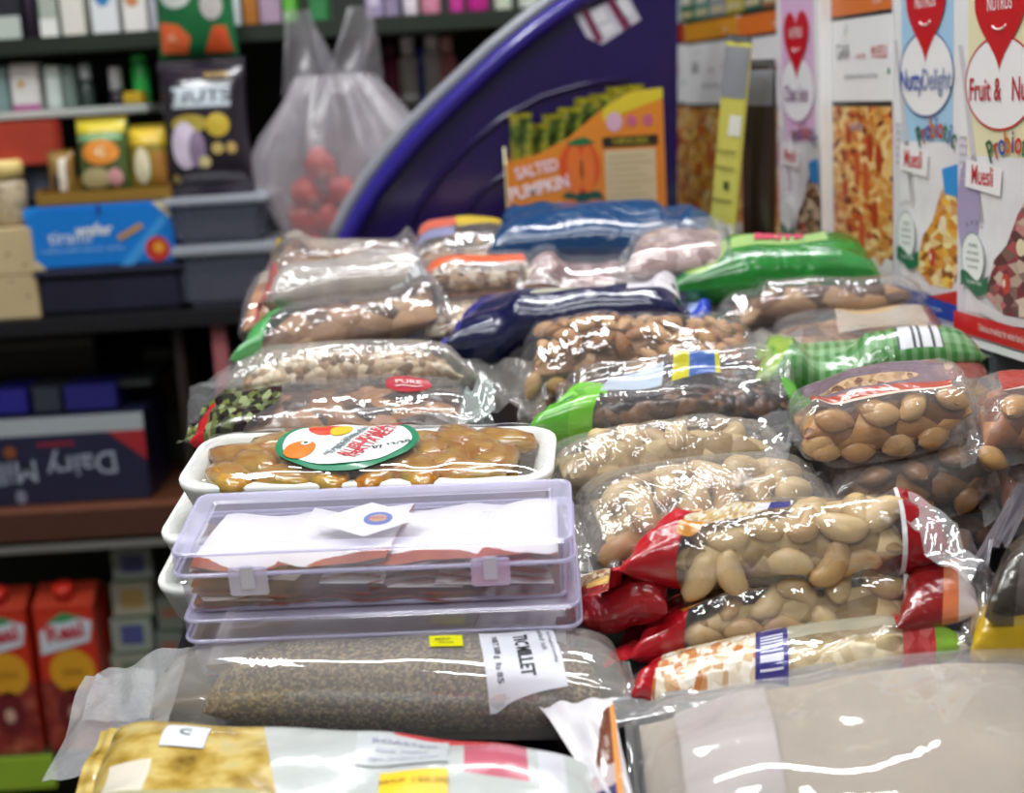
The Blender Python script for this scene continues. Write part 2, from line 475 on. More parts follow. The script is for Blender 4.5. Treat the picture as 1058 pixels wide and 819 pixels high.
# lamps: twin tube fittings under the ceiling
GLOW = P('#fffdf6', .5, emit=6.0)
def fitting(x, y, rot, power, desc, L=1.2):
    M = Matrix.Translation((x, y, ZC)) @ Matrix.Rotation(rot, 4, 'Z')
    r = empty('ceiling_light', M, desc, 'light', 'tube lights on the ceiling')
    b = MB(); b.box((-L / 2, -.07, -.05), (L / 2, .07, 0), WHITE, .008); b.build('housing', r)
    b = MB(); b.tube([(-L / 2 + .02, -.03, -.07), (L / 2 - .02, -.03, -.07)], .013, GLOW, 10); b.tube([(-L / 2 + .02, .03, -.07), (L / 2 - .02, .03, -.07)], .013, GLOW, 10); b.build('tube', r)
    ld = bpy.data.lights.new('tube_glow', 'AREA'); ld.shape = 'RECTANGLE'; ld.size = L; ld.size_y = .12; ld.energy = power; ld.color = (.965, .985, 1)
    lo = bpy.data.objects.new('tube_glow', ld); COL.objects.link(lo); lo.parent = r; lo.location = (0, 0, -.095)
fitting(-.10, .62, 0, 11, 'twin tube light over the near end of the packets')
fitting(.25, 1.65, 0, 25, 'twin tube light over the far end of the packets')
fitting(.15, -.55, 0, 17, 'unseen twin tube light added behind the viewer to brighten the packet fronts')  # extra source added out of view to brighten faces towards the camera
fitting(-.75, .6, PI / 2, 15, 'twin tube light set along the left aisle')

# ------------------------------------------------------------------ the sloping display counter
rdir = ray(236, 106); ROWD = Vector((rdir.x, rdir.y, 0)).normalized()          # along the muesli boxes, away from the viewer
ROWN = Vector((-ROWD.y, ROWD.x, 0))
if ROWN.x > 0: ROWN = -ROWN                                                 # faces the packets
ROW0 = at(957, 316, 1.25)
def rowp(px):
    """distance along the row where it crosses pixel column px"""
    lo, hi = -.6, 1.6
    for _ in range(50):
        m = (lo + hi) / 2
        if proj(ROW0 + ROWD * m)[0] > px: lo = m
        else: hi = m
    return (lo + hi) / 2
DARKW = VAR('black laminate', [(.3, '#17161b'), (.7, '#232228')], 12, .35)
TN, TF = -.52, 1.02                                                         # near and far end of the slope
XL = -.235
def rowx_at(y): return (ROW0 + ROWD * ((y - ROW0.y) / ROWD.y)).x
cnt = empty('display_counter', Vector((0, .8, 0)), 'black sloping shop counter carrying all the packets', 'counter')
b = MB()
pN, pF = W(0, TN, 0), W(0, TF, 0); inv = cnt.matrix_world.inverted()
def quadslab(b, pts, th, mat):
    top = [inv @ Vector(p) for p in pts]; bot = [p - Vector((0, 0, th)) for p in top]
    b.add(top + bot, [(0, 1, 2, 3), (7, 6, 5, 4), (0, 4, 5, 1), (1, 5, 6, 2), (2, 6, 7, 3), (3, 7, 4, 0)], mat)
quadslab(b, [(XL, pN.y, pN.z), (rowx_at(pN.y) - .016, pN.y, pN.z), (rowx_at(pF.y) - .016, pF.y, pF.z), (XL, pF.y, pF.z)], .025, DARKW)
b.build('top_board', cnt)
for nm, x in (('side_panel', XL + .01), ('side_panel', .16)):
    b = MB(); pts = [inv @ Vector(p) for p in ((x, pN.y + .03, pN.z - .025), (x, pF.y - .03, pF.z - .025), (x, pF.y - .03, 0), (x, pN.y + .03, 0))]
    q = [p + Vector((.02, 0, 0)) for p in pts]
    b.add(pts + q, [(0, 1, 2, 3), (7, 6, 5, 4), (0, 4, 5, 1), (1, 5, 6, 2), (2, 6, 7, 3), (3, 7, 4, 0)], DARKW); b.build(nm, cnt)
b = MB(); b.box((XL + .03, pN.y + .03 - .8, 0), (.16, pN.y + .05 - .8, pN.z - .026), DARKW); b.build('front_panel', cnt)

# ------------------------------------------------------------------ wall shelving on the left and behind
YF = 1.82
GREENB = VAR('dark green painted board', [(.3, '#0d170a'), (.7, '#132010')], 9, .6)
z_up = atY(90, 37, YF + .13).z; z_mid = atY(70, 112, YF + .12).z
z_cnt = atY(130, 322, YF).z; z_wood = atY(90, 519, YF).z; z_low = atY(30, 771, YF).z; z_gl = atY(60, 423, YF).z
SX0, SX1 = -1.25, .15
def xY(px, z, y):                                                              # world x of pixel column px on the line (z, y)
    lo, hi = -3, 3
    for _ in range(50):
        m = (lo + hi) / 2
        if proj(Vector((m, y, z)))[0] < px: lo = m
        else: hi = m
    return lo
sh = empty('stock_shelving', Vector((0, YF, 0)), 'dark wall shelving unit beyond the aisle, loaded with boxes and bottles', 'shelf')
def board(name, x0, x1, y0, y1, z, th, mat, edge=None):
    b = MB(); b.box((x0, y0 - YF, z - th), (x1, y1 - YF, z), mat, .002)
    if edge: b.box((x0, y0 - YF - .004, z - th), (x1, y0 - YF - .0005, z), edge)
    return b.build(name, sh)
board('upper_shelf', SX0, SX1, YF + .09, YF + .36, z_up, .022, GREENB)
board('small_shelf', SX0, xY(152, z_mid, YF + .085), YF + .085, YF + .36, z_mid, .011, P('#b9bdb9', .5))
board('rear_shelf', xY(300, z_mid, YF + .20), SX1, YF + .19, YF + .36, z_mid - .02, .012, P('#2c2a2d', .5))
board('counter_shelf', SX0, SX1, YF - .03, YF + .36, z_cnt, .020, BLACK)
z_gs = atY(60, 383, YF + .15).z
board('glass_shelf', SX0, xY(150, z_gl, YF), YF + .04, YF + .36, z_gs, .008, P('#4a4c4e', .25))
board('wooden_shelf', SX0, xY(190, z_wood, YF - .03), YF - .035, YF + .36, z_wood, .036, VAR('reddish brown wood', [(.3, '#5a3323'), (.7, '#70442f')], 14, .45, stretch=(1, 9, 9)), P('#4b2a1c', .5))
board('metal_rail', SX0, xY(190, z_wood - .045, YF - .03), YF - .04, YF - .02, z_wood - .043, .010, P('#85837e', .4, .4))
board('bottom_shelf', SX0, xY(55, z_low, YF - .03), YF - .03, YF + .36, z_low, .045, P('#38421f', .6), P('#8fb02c', .5))
board('bottom_shelf', xY(55, z_low, YF - .03) + .001, xY(190, z_low, YF), YF - .02, YF + .36, z_low, .03, BLACK)
xe = xY(236, z_cnt - .05, YF)
b = MB(); b.box((xe - .018, -.01, 0), (xe, .02, z_cnt - .022), P('#b3656a', .5)); b.build('post', sh)
b = MB(); b.box((SX0, .362, 0), (SX1, .375, 1.95), VAR('dark back board', [(.3, '#141a13'), (.7, '#1d241b')], 5, .7)); b.build('back_panel', sh)
xd = xY(196, z_wood, YF)
b = MB(); b.box((xd, .0, 0), (xd + .012, .36, z_cnt - .022), P('#201512', .6)); b.build('divider', sh)

# --- boxes, bottles and packs on the shelving
def lbox(name, label, cat, x0, x1, yt, yb, y, z, dep, mat, group=None, deco=None, bev=.002, yaw=0, h=None):
    """upright carton: pixel columns x0..x1, pixel rows yt..yb on the plane y, standing on height z"""
    a = atY(x0, yb, y); c = atY(x1, yb, y); t = atY(x0, yt, y)
    w = abs(c.x - a.x); hh = h or (t.z - a.z)
    xl = xY((x0 + x1) / 2, z + hh / 2, y) - w / 2
    b = MB(); b.box((0, 0, 0), (w, dep, hh), mat, bev)
    if deco: deco(b, w, hh)
    o = b.build(name, None, Matrix.Translation((xl, y, z + .0005)) @ Matrix.Rotation(yaw, 4, 'Z'))
    return tag(o, label, cat, group)
def fr(k=1): return lambda x, y: (x, -.0004 * k, y)
def bottle(name, label, cat, px, wpx, yt, yb, y, z, body, cap, group=None, shoulder=.72, capw=.5, flat=1):
    x = xY(px, z + .05, y); r = abs(atY(px + wpx / 2, yb, y).x - atY(px, yb, y).x); h = atY(px, yt, y).z - atY(px, yb, y).z
    root = empty(name, Vector((x, y, z + .0005)), label, cat, group)
    b = MB(); b.lathe([(r * .92, 0), (r, .004), (r, h * shoulder * .93), (r * .8, h * shoulder), (r * capw * .9, h * shoulder + .004)], body, 18, sy=flat); b.build('bottle_body', root)
    b = MB(); b.lathe([(r * capw, h * shoulder + .0045), (r * capw, h * .97), (r * capw * .85, h)], cap, 16, sy=flat); b.build('cap', root)
    return root
def blob(col, cx, cy, rx, ry):
    return lambda b, w, h: b.flat(ell(cx * w, cy * h, rx * w, ry * h), fr(), P(col, .5))
def bands(*bs):
    def f(b, w, h):
        for i, (c, x0, y0, x1, y1) in enumerate(bs): b.flat(rect(x0 * w, y0 * h, x1 * w, y1 * h), fr(1 + i), P(c, .5))
    return f
UG, MG = 'toiletry boxes on the upper wall shelf', 'small boxes on the white wall shelf'
YU = YF + .13
U = [  # x0, x1, top row, colour, decoration, label
 (-12, 18, -40, '#22202a', bands(('#b9c3bb', 0, 0, 1, .3)), 'dark carton with a pale foot at the left end of the upper shelf'),
 (39, 57, -30, '#a9b2a6', bands(('#e5e4e0', 0, 0, 1, .28)), 'grey green carton with a white foot on the upper shelf'),
 (61, 84, -34, '#dcd9cf', None, 'plain cream carton between the grey green carton and the blue-marked one'),
 (92, 119, -38, '#dfe0e2', blob('#2f7fc0', .5, .52, .28, .13), 'white carton with a blue mark on the upper shelf'),
 (125, 149, -36, '#e4e1dd', blob('#c98350', .45, .5, .3, .12), 'white carton with a tan mark on the upper shelf'),
 (152, 170, -40, '#b4b1bd', None, 'greyish lilac carton behind the top of the green snack pouch'),
 (233, 246, -36, '#d5dde0', None, 'pale bluish carton right of the green snack pouch'),
 (249, 264, -40, '#b3702a', None, 'orange brown carton on the upper shelf'),
 (266, 288, -42, '#a98fa6', None, 'mauve carton beside the orange brown one'),
 (291, 304, -38, '#5fae3a', None, 'bright green carton behind the carrier bag handles'),
 (318, 336, -38, '#2f7a44', None, 'dark green carton behind the carrier bag handles'),
 (376, 394, -40, '#9a8cae', bands(('#c9bcd6', .2, .2, .8, .7)), 'lavender carton right of the carrier bag handles'),
 (396, 410, -36, '#8d809d', None, 'dusty purple carton beside the lavender one'),
]
for (x0, x1, yt, c, dec, lab) in U:
    ym = 43 - .053 * (x0 + x1) / 2
    lbox('carton', lab, 'carton', x0, x1, yt, ym, YU, z_up, .06, P(c, .45), UG, dec)
b_ = bottle('toiletry_bottle', 'dark purple bottle in the gap near the left end of the upper shelf', 'bottle', 29, 13, -40, 41, YU + .03, z_up, P('#2a1b30', .4), P('#3a2a40', .4), UG)
for px, wd, c, k, lab in ((422, 16, '#e6dbe2', '#d8d0d8', 'white bottle left of the pink ones on the upper shelf'), (443, 20, '#d88aa4', '#f0d8e0', 'soft pink bottle on the upper shelf'),
                          (470, 15, '#c83f9a', '#e0a0cc', 'slim magenta bottle on the upper shelf'), (492, 22, '#c2268c', '#c2268c', 'broad magenta bottle on the upper shelf'),
                          (518, 18, '#cfd8c4', '#9fc08a', 'white and pale green bottle right of the magenta ones'), (545, 22, '#dcdfd6', '#e8e8e4', 'white bottle at the right end of the upper shelf')):
    bottle('toiletry_bottle', lab, 'bottle', px, wd, -46, 43 - .053 * px, YU + .02, z_up, P(c, .3), P(k, .3), UG)
YM = YF + .12
for (x0, x1, yt, c, dec, lab) in (
 (-12, 8, 70, '#7f9a98', None, 'teal grey carton at the left end of the white shelf'),
 (11, 40, 66, '#dedcda', bands(('#b24a93', 0, 0, 1, .12), ('#c8a24a', .25, .5, .5, .62)), 'white carton with a magenta foot on the white shelf'),
 (47, 62, 68, '#ccd8d4', None, 'slim white carton beside the magenta-footed one'),
 (64, 77, 69, '#6f827a', None, 'grey green carton on the white shelf'),):
    lbox('carton', lab, 'carton', x0, x1, yt, 117 - .07 * (x0 + x1) / 2, YM, z_mid, .05, P(c, .45), MG, dec)
bottle('toiletry_bottle', 'dark bottle with a white cap on the white shelf', 'bottle', 87, 15, 66, 111, YM + .02, z_mid, P('#3c4a46', .35), P('#d4dbe0', .35), MG, .55, .8)
bottle('toiletry_bottle', 'white topped tube on the white shelf left of the bright green bottle', 'bottle', 118, 16, 68, 108, YM + .02, z_mid, P('#2a2130', .35), P('#d8d6dc', .35), MG, .3, .85)
bottle('toiletry_bottle', 'bright green bottle on the white shelf', 'bottle', 144, 18, 55, 106, YM + .02, z_mid, P('#2cae4a', .3), P('#36c456', .3), MG, .8, .9)
lbox('soap_box', 'little yellow box lying before the bright green bottle', 'box', 127, 147, 94, 107, YM - .03, z_mid, .03, P('#c9a428', .4), MG)
# behind the carrier bag
for px, wd, yt, c, k, lab, sd in ((422, 22, 50, '#d8d6d2', '#f0f0ee', 'white capped bottle behind the rim of the purple panel', .6), (447, 22, 46, '#e0dcd8', '#f4f2f0', 'tall white bottle behind the purple panel', .6),
                              (462, 20, 62, '#d98f90', '#e8b0a8', 'salmon pink bottle behind the purple panel', .7), (436, 14, 72, '#2740a8', '#2740a8', 'short blue bottle behind the purple panel', .7),
                              (404, 18, 66, '#8a2b52', '#5a1a38', 'maroon bottle beside the carrier bag', .7)):
    bottle('toiletry_bottle', lab, 'bottle', px, wd, yt, 128, YF + .25, z_mid - .02, P(c, .35), P(k, .35), 'bottles behind the purple panel', sd, .6)

# --- the counter level: snacks, blue carton, plastic tubs
YC = YF - .01
lbox('wooden_box', 'cream coloured wooden box at the left end of the counter shelf', 'box', -30, 36, 238, 332, YC - .005, z_cnt, .16, VAR('pale bare wood', [(.3, '#b59f77'), (.7, '#c8b48b')], 10, .6, stretch=(1, 8, 1)), None,
     lambda b, w, h: [b.flat(ell(w * x, h * y, .0018, .0018, 8), fr(), P('#4a3a28')) for x, y in ((.62, .72), (.62, .42), (.86, .6), (.86, .25))] + [b.flat(rect(0, h * .49, w, h * .505), fr(), P('#8a7550'))])
rt = empty('snack_jar', Vector((xY(10, z_cnt + .13, YC + .05), YC + .05, atY(10, 236, YC).z + .002)), 'small jar with cream lid standing on the wooden box', 'jar')
jr = .024
b = MB(); b.lathe([(jr * .9, 0), (jr, .004), (jr, .05), (jr * .85, .056)], VAR('jar of mixed snacks', [(.3, '#4a3b30'), (.5, '#b8a78a'), (.7, '#8a7b66')], 60, .3), 20); b.build('jar_body', rt)
b = MB(); b.lathe([(jr * .95, .0565), (jr * .95, .076), (jr * .8, .08)], P('#d9c27a', .4), 20); b.build('lid', rt)

DKT = VAR('smoky dark plastic', [(.3, '#1d1c2c'), (.7, '#2a2940')], 8, .3)
tz = z_cnt
tx0, tx1 = atY(42, 325, YC), atY(190, 318, YC)
rt = empty('storage_tray', Vector((tx0.x, YC, z_cnt + .0005)), 'dark plastic tray under the blue wafer carton', 'tray')
wT = tx1.x - tx0.x; hT = .050
b = MB(); b.box((0, 0, 0), (wT, .16, hT), DKT, .006, 3); b.build('tray_body', rt)
b = MB(); b.box((-.006, -.006, hT + .0003), (wT + .006, .166, hT + .008), P('#34334a', .3), .003); b.build('rim', rt)
zT = z_cnt + hT + .009
BLU = P('#1178cf', .35)
def wafer(b, w, h):
    b.flat([(0, h), (w * .13, h), (0, h * .8)][::-1], fr(1), P('#1a8ae2', .4)); b.flat([(0, 0), (w * .12, 0), (w * .03, h * .2), (0, h * .35)], fr(1), P('#cdbf96', .4))
    b.flat([(w, h), (w * .88, h), (w, h * .72)], fr(1), P('#d8c9a0', .4)); b.flat([(w * .62, 0), (w * .72, 0), (w * .98, h * .72), (w * .94, h * .78)], fr(1), P('#3d96dc', .4))
    b.text('tirami', fr(2), P('#c9d4e6', .4), w * .30, h * .50, h * .30, bold=.01); b.text('wafer', fr(2), P('#f0efe8', .4), w * .47, h * .60, h * .26, bold=.02)
    b.text('rolled wafer biscuit sticks', fr(2), P('#8fb9e2', .4), w * .38, h * .30, h * .13)
    b.flat([(w * .62, h * .48), (w * .79, h * .68), (w * .81, h * .6), (w * .64, h * .4)], fr(2), P('#b98a45', .4))
    b.flat(ell(w * .89, h * .24, h * .2, h * .2), fr(2), P('#c8331f', .4)); b.flat(ell(w * .90, h * .26, h * .09, h * .09), fr(3), P('#e0a13a', .4)); b.flat(rect(w * .5, h * .84, w * .53, h), fr(2), P('#173a8c', .4))
lbox('wafer_carton', 'bright blue wafer carton lying on the dark tray', 'carton', 27, 178, 217, 281, YC + .002, zT, .12, BLU, None, wafer, .003)
zB = zT + (atY(27, 217, YC).z - atY(27, 281, YC).z) + .001
# a shallow gold tray of snack pouches on top of it
gx0, gx1 = xY(38, zB, YC + .01), xY(176, zB, YC + .01)
rt = empty('snack_tray', Vector((gx0, YC + .012, zB + .0005)), 'shallow golden brown tray of snack pouches on the blue carton', 'tray')
GOLD = P('#8f6a20', .5); wg = gx1 - gx0
for nm, lo, hi in (('tray_base', (0, 0, 0), (wg, .10, .003)), ('front_lip', (0, -.001, .0032), (wg, .002, .016)), ('back_lip', (0, .098, .0032), (wg, .10, .03)), ('side_lip', (0, .0025, .0032), (.002, .0975, .02)), ('side_lip', (wg - .002, .0025, .0032), (wg, .0975, .02))):
    b = MB(); b.box(lo, hi, GOLD); b.build(nm, rt)
def pouch(name, label, x0, x1, yt, yb, y, z, mats, group=None, lean=.10, puff=.018, cat='pouch', deco=None, yaw=0, M=None, wh=None, seal=.09, parts=True):
    """standing pouch, puffed in the middle, sealed flat at top and bottom; mats = (body, seal)"""
    if wh: w, h = wh
    else:
        a = atY(x0, yb, y); c = atY(x1, yb, y); w = c.x - a.x; h = atY(x0, yt, y).z - a.z
    xm = xY((x0 + x1) / 2, z + h / 2, y) if M is None else 0
    if M is None: M = Matrix.Translation((xm, y, z + .001)) @ Matrix.Rotation(yaw, 4, 'Z') @ Matrix.Rotation(-lean, 4, 'X')
    root = empty(name, M, label, cat, group); sd = random.random() * 40
    def sf(u, v, s):
        k = max(0, 1 - abs(u) ** 3.5) ** .6 * max(0, 1 - abs(2 * v - 1) ** 3) ** .6
        wob = .0012 * noise.noise(Vector((u * 3 + sd, v * 5, s)))
        return (u * w / 2 * (1 - .03 * math.sin(PI * v)), s * (puff * k) + wob * k, seal * h * .5 + v * h * (1 - seal))
    b = MB(); U_, V_ = dense(18), lin(0, 1, 18)
    b.grid(lambda u, v: sf(u, v, -1), U_, V_, mats[0], True, lambda u, v: ((u + 1) / 2, v))
    b.grid(lambda u, v: sf(u, v, 1), U_, V_, mats[0], True, lambda u, v: ((u + 1) / 2, v), flip=True)
    if deco: deco(b, lambda x, y, k=1: (lambda p: (p[0], p[1] - .0006 * k, p[2]))(sf(2 * x / w if False else max(-.98, min(.98, 2 * x - 1)), max(.02, min(.98, y)), -1)), w, h)
    b.build('pouch_body', root)
    for nm, z0, z1 in (('top_seal', h * (1 - seal * .5), h), ('bottom_seal', 0, h * seal * .5)):
        b = MB(); b.grid(lambda u, v: (u * w / 2, .0012 * math.sin(v * 30) + .0015 * math.sin(u * 5 + sd), z0 + (z1 - z0) * v), lin(-1, 1, 14), lin(0, 1, 9), mats[1]); b.build(nm, root)
    return root
zG = zB + .0042
def pdeco(*its):
    """printed shapes that follow the puffed front of a pouch"""
    def f(b, mp, w, h):
        for k, it in enumerate(its):
            m = lambda x, y, k=k: mp(x, y, 1 + k * .6)
            if it[0] == 'e':
                cx, cy, rx, ry = it[2:]
                b.grid(lambda r, t: m(cx + rx * r * math.cos(t), cy + ry * r * math.sin(t)), lin(.02, 1, 6), lin(0, 2 * PI, 25), P(it[1], .4))
            elif it[0] == 'p':
                q = [Vector(p) for p in it[2]]
                if len(q) == 4: b.grid(lambda u, v: m(*q[0].lerp(q[1], u).lerp(q[3].lerp(q[2], u), v)), lin(0, 1, 11), lin(0, 1, 11), P(it[1], .4))
                else:
                    c = sum(q, Vector((0, 0))) / len(q); n = len(q)
                    b.grid(lambda r, t: m(*c.lerp(q[int(t) % n].lerp(q[(int(t) + 1) % n], t - int(t)), r)), lin(.02, 1, 7), lin(0, n, n * 4 + 1), P(it[1], .4))
            else: b.text(it[2], m, P(it[1], .4), it[3], it[4], it[5], sx=it[6] if len(it) > 6 else 1, rot=it[7] if len(it) > 7 else 0, bold=.02)
    return f
YELP, GRNP = P('#c8b02a', .35), P('#3d5a2a', .35)
pouch('snack_pouch', 'green and yellow snack pouch with an orange oval, standing in the golden tray', 80, 134, 119, 204, YC + .035, zG, (P('#4c5d33', .3), YELP), 'snack pouches in the golden tray', deco=pdeco(
    ('p', '#c9b62f', rect(.04, .82, .96, .98)), ('p', '#7fae7a', rect(.05, .72, .9, .8)), ('e', '#e08a2e', .5, .56, .36, .17), ('t', '#f0dcb0', '42', .5, .56, .2), ('e', '#b8a878', .38, .22, .3, .14), ('e', '#d69a9a', .75, .22, .14, .12)))
pouch('snack_pouch', 'yellow snack pouch with a white patch beside the black pouch', 134, 177, 132, 206, YC + .04, zG, (P('#8d7a25', .3), YELP), 'snack pouches in the golden tray', deco=pdeco(
    ('p', '#d2b02a', rect(.05, .72, .95, .97)), ('e', '#d8cfae', .35, .4, .2, .28), ('p', '#a87432', rect(.6, .1, .95, .6))))
pouch('snack_pouch', 'small brown and gold snack pouch left of the green one', 50, 78, 153, 206, YC + .035, zG, (P('#8a6a34', .3), P('#b28c46', .35)), 'snack pouches in the golden tray', deco=pdeco(('p', '#d8cfc0', rect(.45, .15, .72, .85)), ('e', '#3f2d20', .3, .35, .14, .2)), puff=.01)
lbox('gift_box', 'dull red box leaning under the white shelf', 'box', -14, 58, 124, 170, YC + .058, atY(20, 172, YC + .058).z, .03, VAR('dull red card', [(.3, '#9a3020'), (.7, '#b03a26')], 6, .5))
lbox('stacked_case', 'slate blue plastic case carrying the red box', 'case', -16, 52, 173, 205, YC + .080, atY(20, 206, YC + .080).z - .004, .07, P('#4a5060', .4))
lbox('stacked_case', 'dark slate case behind the wooden box, lowest of its stack', 'case', -18, 40, 207, 300, YC + .155, z_cnt, .07, P('#2c2b30', .4), h=atY(20, 207, YC + .080).z - z_cnt - .010)

# two clear food tubs, one on the other
TUB = FILM('bluish clear plastic', gloss=.05, rough=.3, haze=.30, hazecol=(.20, .22, .32, 1), bump=.15, bscale=10, edge=.35)
TUBR = FILM('frosted plastic rim', gloss=.10, rough=.3, haze=.6, hazecol=(.55, .58, .66, 1), bump=.1, bscale=10)
DKF = VAR('dark dried fruit', [(.3, '#1b1620'), (.6, '#2a2230'), (.8, '#45363a')], 40, .5, .6)
def tub(label, x0, x1, yt, yb, y, z, dep):
    a = atY(x0, yb, y); c = atY(x1, yb, y); t = atY(x0, yt, y); w = c.x - a.x; h = t.z - a.z
    root = empty('food_tub', Vector((xY((x0 + x1) / 2, z, y) - w / 2, y, z + .0005)), label, 'tub', 'clear food tubs on the counter shelf')
    b = MB(); bm = bmesh.new(); bmesh.ops.create_cube(bm, size=1)
    for v in bm.verts:
        k = .93 if v.co.z < 0 else 1.0
        v.co = Vector((w / 2 + v.co.x * w * k, dep / 2 + v.co.y * dep * k, (v.co.z + .5) * h * .84))
    bmesh.ops.bevel(bm, geom=[e for e in bm.edges], offset=.008, segments=3, affect='EDGES'); b.bm(bm, TUB, None, False); b.build('tub_body', root)
    b = MB(); b.box((-.006, -.006, h * .845), (w + .006, dep + .006, h), TUBR, .003, 2); b.build('lid', root)
    b = MB(); b.box((w * .07, dep * .08, .004), (w * .93, dep * .92, h * .55), DKF, .006, 2)
    tag(b.build('dried_fruit', None, root.matrix_world.copy()), 'dark dried fruit filling the ' + ('upper' if 'upper' in label else 'lower') + ' clear food tub', 'food', None, 'stuff')
    return z + h + .001
zt = tub('lower clear food tub on the counter shelf beside the dark tray', 188, 287, 249, 314, YC - .005, z_cnt, .12)
zt2 = tub('upper clear food tub under the black pouch', 177, 276, 199, 248, YC - .004, zt, .12)
BLKP = P('#221a26', .25, coat=.4)
pouch('snack_pouch', 'black snack pouch with white lettering standing on the clear tubs', 167, 256, 62, 203, YC + .03, zt2, (BLKP, P('#2a2030', .25)), None, puff=.022, seal=.14, deco=pdeco(
    ('p', '#b9c4cc', rect(.16, .66, .84, .84)), ('t', '#3a3a48', 'NUTS', .5, .75, .15, 1.9), ('e', '#a8963a', .35, .52, .22, .08), ('e', '#c4a934', .68, .5, .14, .1), ('e', '#d8c8dc', .28, .34, .16, .2), ('e', '#8d7a96', .42, .3, .1, .16), ('e', '#c0a860', .66, .3, .07, .05), ('e', '#b89a58', .82, .3, .06, .05), ('e', '#d6c68a', .5, .19, .07, .05), ('e', '#8a7a44', .14, .06, .05, .04), ('t', '#c9a14a', 'ROASTED', .7, .93, .05, 1.3)))
pouch('hanging_pouch', 'green snack pouch with an orange flash hanging above the black pouch', 160, 242, -50, 66, YF + .058, atY(200, 66, YF + .058).z, (P('#1d6a3c', .3), P('#174f2e', .3)), None, lean=0.0, puff=.02, deco=pdeco(
    ('p', '#e8693a', [(.05, .06), (.38, .04), (.45, .2), (.3, .33), (.06, .36)]), ('p', '#d8562a', [(.6, .04), (.95, .04), (.9, .3), (.75, .3)]), ('e', '#c9cfc8', .3, .62, .2, .13), ('e', '#b9b3b0', .75, .5, .14, .14), ('p', '#c04a4a', rect(.7, .7, .95, .82)), ('t', '#f8cfa8', 'XL', .22, .2, .1)))

# --- cabinet below: chocolate carton, purple packs, juice, tea
NAVY = P('#23233f', .4)
def choc(b, w, h):
    b.flat(rect(0, h * .80, w, h), fr(1), P('#a9b0b6', .5)); b.flat([(w * .80, h * .8), (w, h * .8), (w, h * .45)], fr(2), P('#a3262c', .45))
    b.text('Dairy Milk', fr(2), P('#9aa0b4', .5), w * .48, h * .42, h * .36, rot=PI + .06, bold=.01)
    b.flat(ell(w * .27, h * .62, h * .07, h * .07), fr(2), P('#8a4a22', .5)); b.flat(rect(w * .42, h * .67, w * .62, h * .71), fr(2), P('#8f2030', .5))
    b.flat(ell(w * .30, h * .1, h * .06, h * .08), fr(2), P('#7d8092', .5))
lbox('chocolate_carton', 'navy chocolate carton lettered upside down on the wooden shelf', 'carton', -40, 152, 428, 518, YC + .012, z_wood, .12, NAVY, None, choc)
zP = atY(60, 423, YF).z
for x0, x1, c, lab in ((-10, 28, '#2c2a8c', 'bright violet chocolate pack at the cabinet edge'), (34, 62, '#3a3d4a', 'dark grey pack between two violet ones'), (66, 120, '#2b2777', 'long violet chocolate pack on the glass shelf')):
    lbox('chocolate_pack', lab, 'pack', x0, x1, 392, 418, YC + .03, z_wood + (atY(60, 428, YC + .012).z - atY(60, 518, YC + .012).z) + .002, .08, P(c, .35), 'packs lying on the chocolate carton')
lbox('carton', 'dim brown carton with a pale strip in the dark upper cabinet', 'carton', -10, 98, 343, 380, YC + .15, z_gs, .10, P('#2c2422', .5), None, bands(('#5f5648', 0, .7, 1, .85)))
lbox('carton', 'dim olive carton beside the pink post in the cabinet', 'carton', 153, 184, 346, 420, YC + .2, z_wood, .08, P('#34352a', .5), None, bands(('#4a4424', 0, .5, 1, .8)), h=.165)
RED = P('#c8321c', .35)
def juice(b, w, h):
    b.flat(rect(0, 0, w, h * .5), fr(1), VAR('pomegranate print', [(.3, '#5a1a18'), (.5, '#8a2a22'), (.7, '#b06048')], 40, .4) if 'pome' not in _mc else _mc['pome'])
    b.flat(ell(w * .55, h * .56, w * .38, h * .15), fr(2), P('#d89a22', .4)); b.flat(ell(w * .5, h * .28, w * .3, h * .16), fr(2), P('#6a1c20', .4)); b.flat(ell(w * .5, h * .27, w * .1, h * .05), fr(3), P('#c9a08a', .4))
    b.flat([(w * .06, h * .68), (w * .9, h * .76), (w * .97, h * .9), (w * .5, h * .96), (w * .08, h * .84)], fr(3), P('#cfd4dc', .4)); b.flat([(w * .2, h * .9), (w * .5, h * .97), (w * .8, h * .93), (w * .5, h * .9)], fr(4), P('#3a8f5a', .4))
    b.text('Real', fr(5), P('#c02a3c', .4), w * .5, h * .83, h * .15, rot=.16, bold=.03); b.text('juice', fr(4), P('#7a4a10', .4), w * .55, h * .56, h * .07)
for x0, x1, lab in ((-22, 35, 'red juice carton at the left edge of the lime-edged shelf'), (43, 104, 'red juice carton with its cap showing, right of another')):
    a = atY(x0, 770, YC - .01); c = atY(x1, 770, YC - .01); w = c.x - a.x; h = atY(x0, 622, YC - .01).z - a.z
    rt = empty('juice_carton', Vector((xY((x0 + x1) / 2, z_low + h / 2, YC - .01) - w / 2, YC - .01, z_low + .0005)), lab, 'carton', 'juice cartons on the lowest shelf')
    b = MB(); b.box((0, 0, 0), (w, w, h), RED, .002); b.add([(0, 0, h), (w, 0, h), (w, w, h), (0, w, h), (0, w * .5, h + .022), (w, w * .5, h + .022)], [(0, 1, 5, 4), (2, 3, 4, 5), (1, 2, 5), (3, 0, 4)], P('#b33a22', .4)); juice(b, w, h); b.build('carton_body', rt)
    b = MB(); b.lathe([(w * .17, 0), (w * .17, .018), (w * .15, .02)], P('#d8301c', .35), 18); o = b.build('cap', rt); o.location = (w * .5, w * .24, h + .008); o.rotation_euler = (.35, 0, 0)
yy = [(690, 645), (644, 610), (608, 570)]
zz = z_low
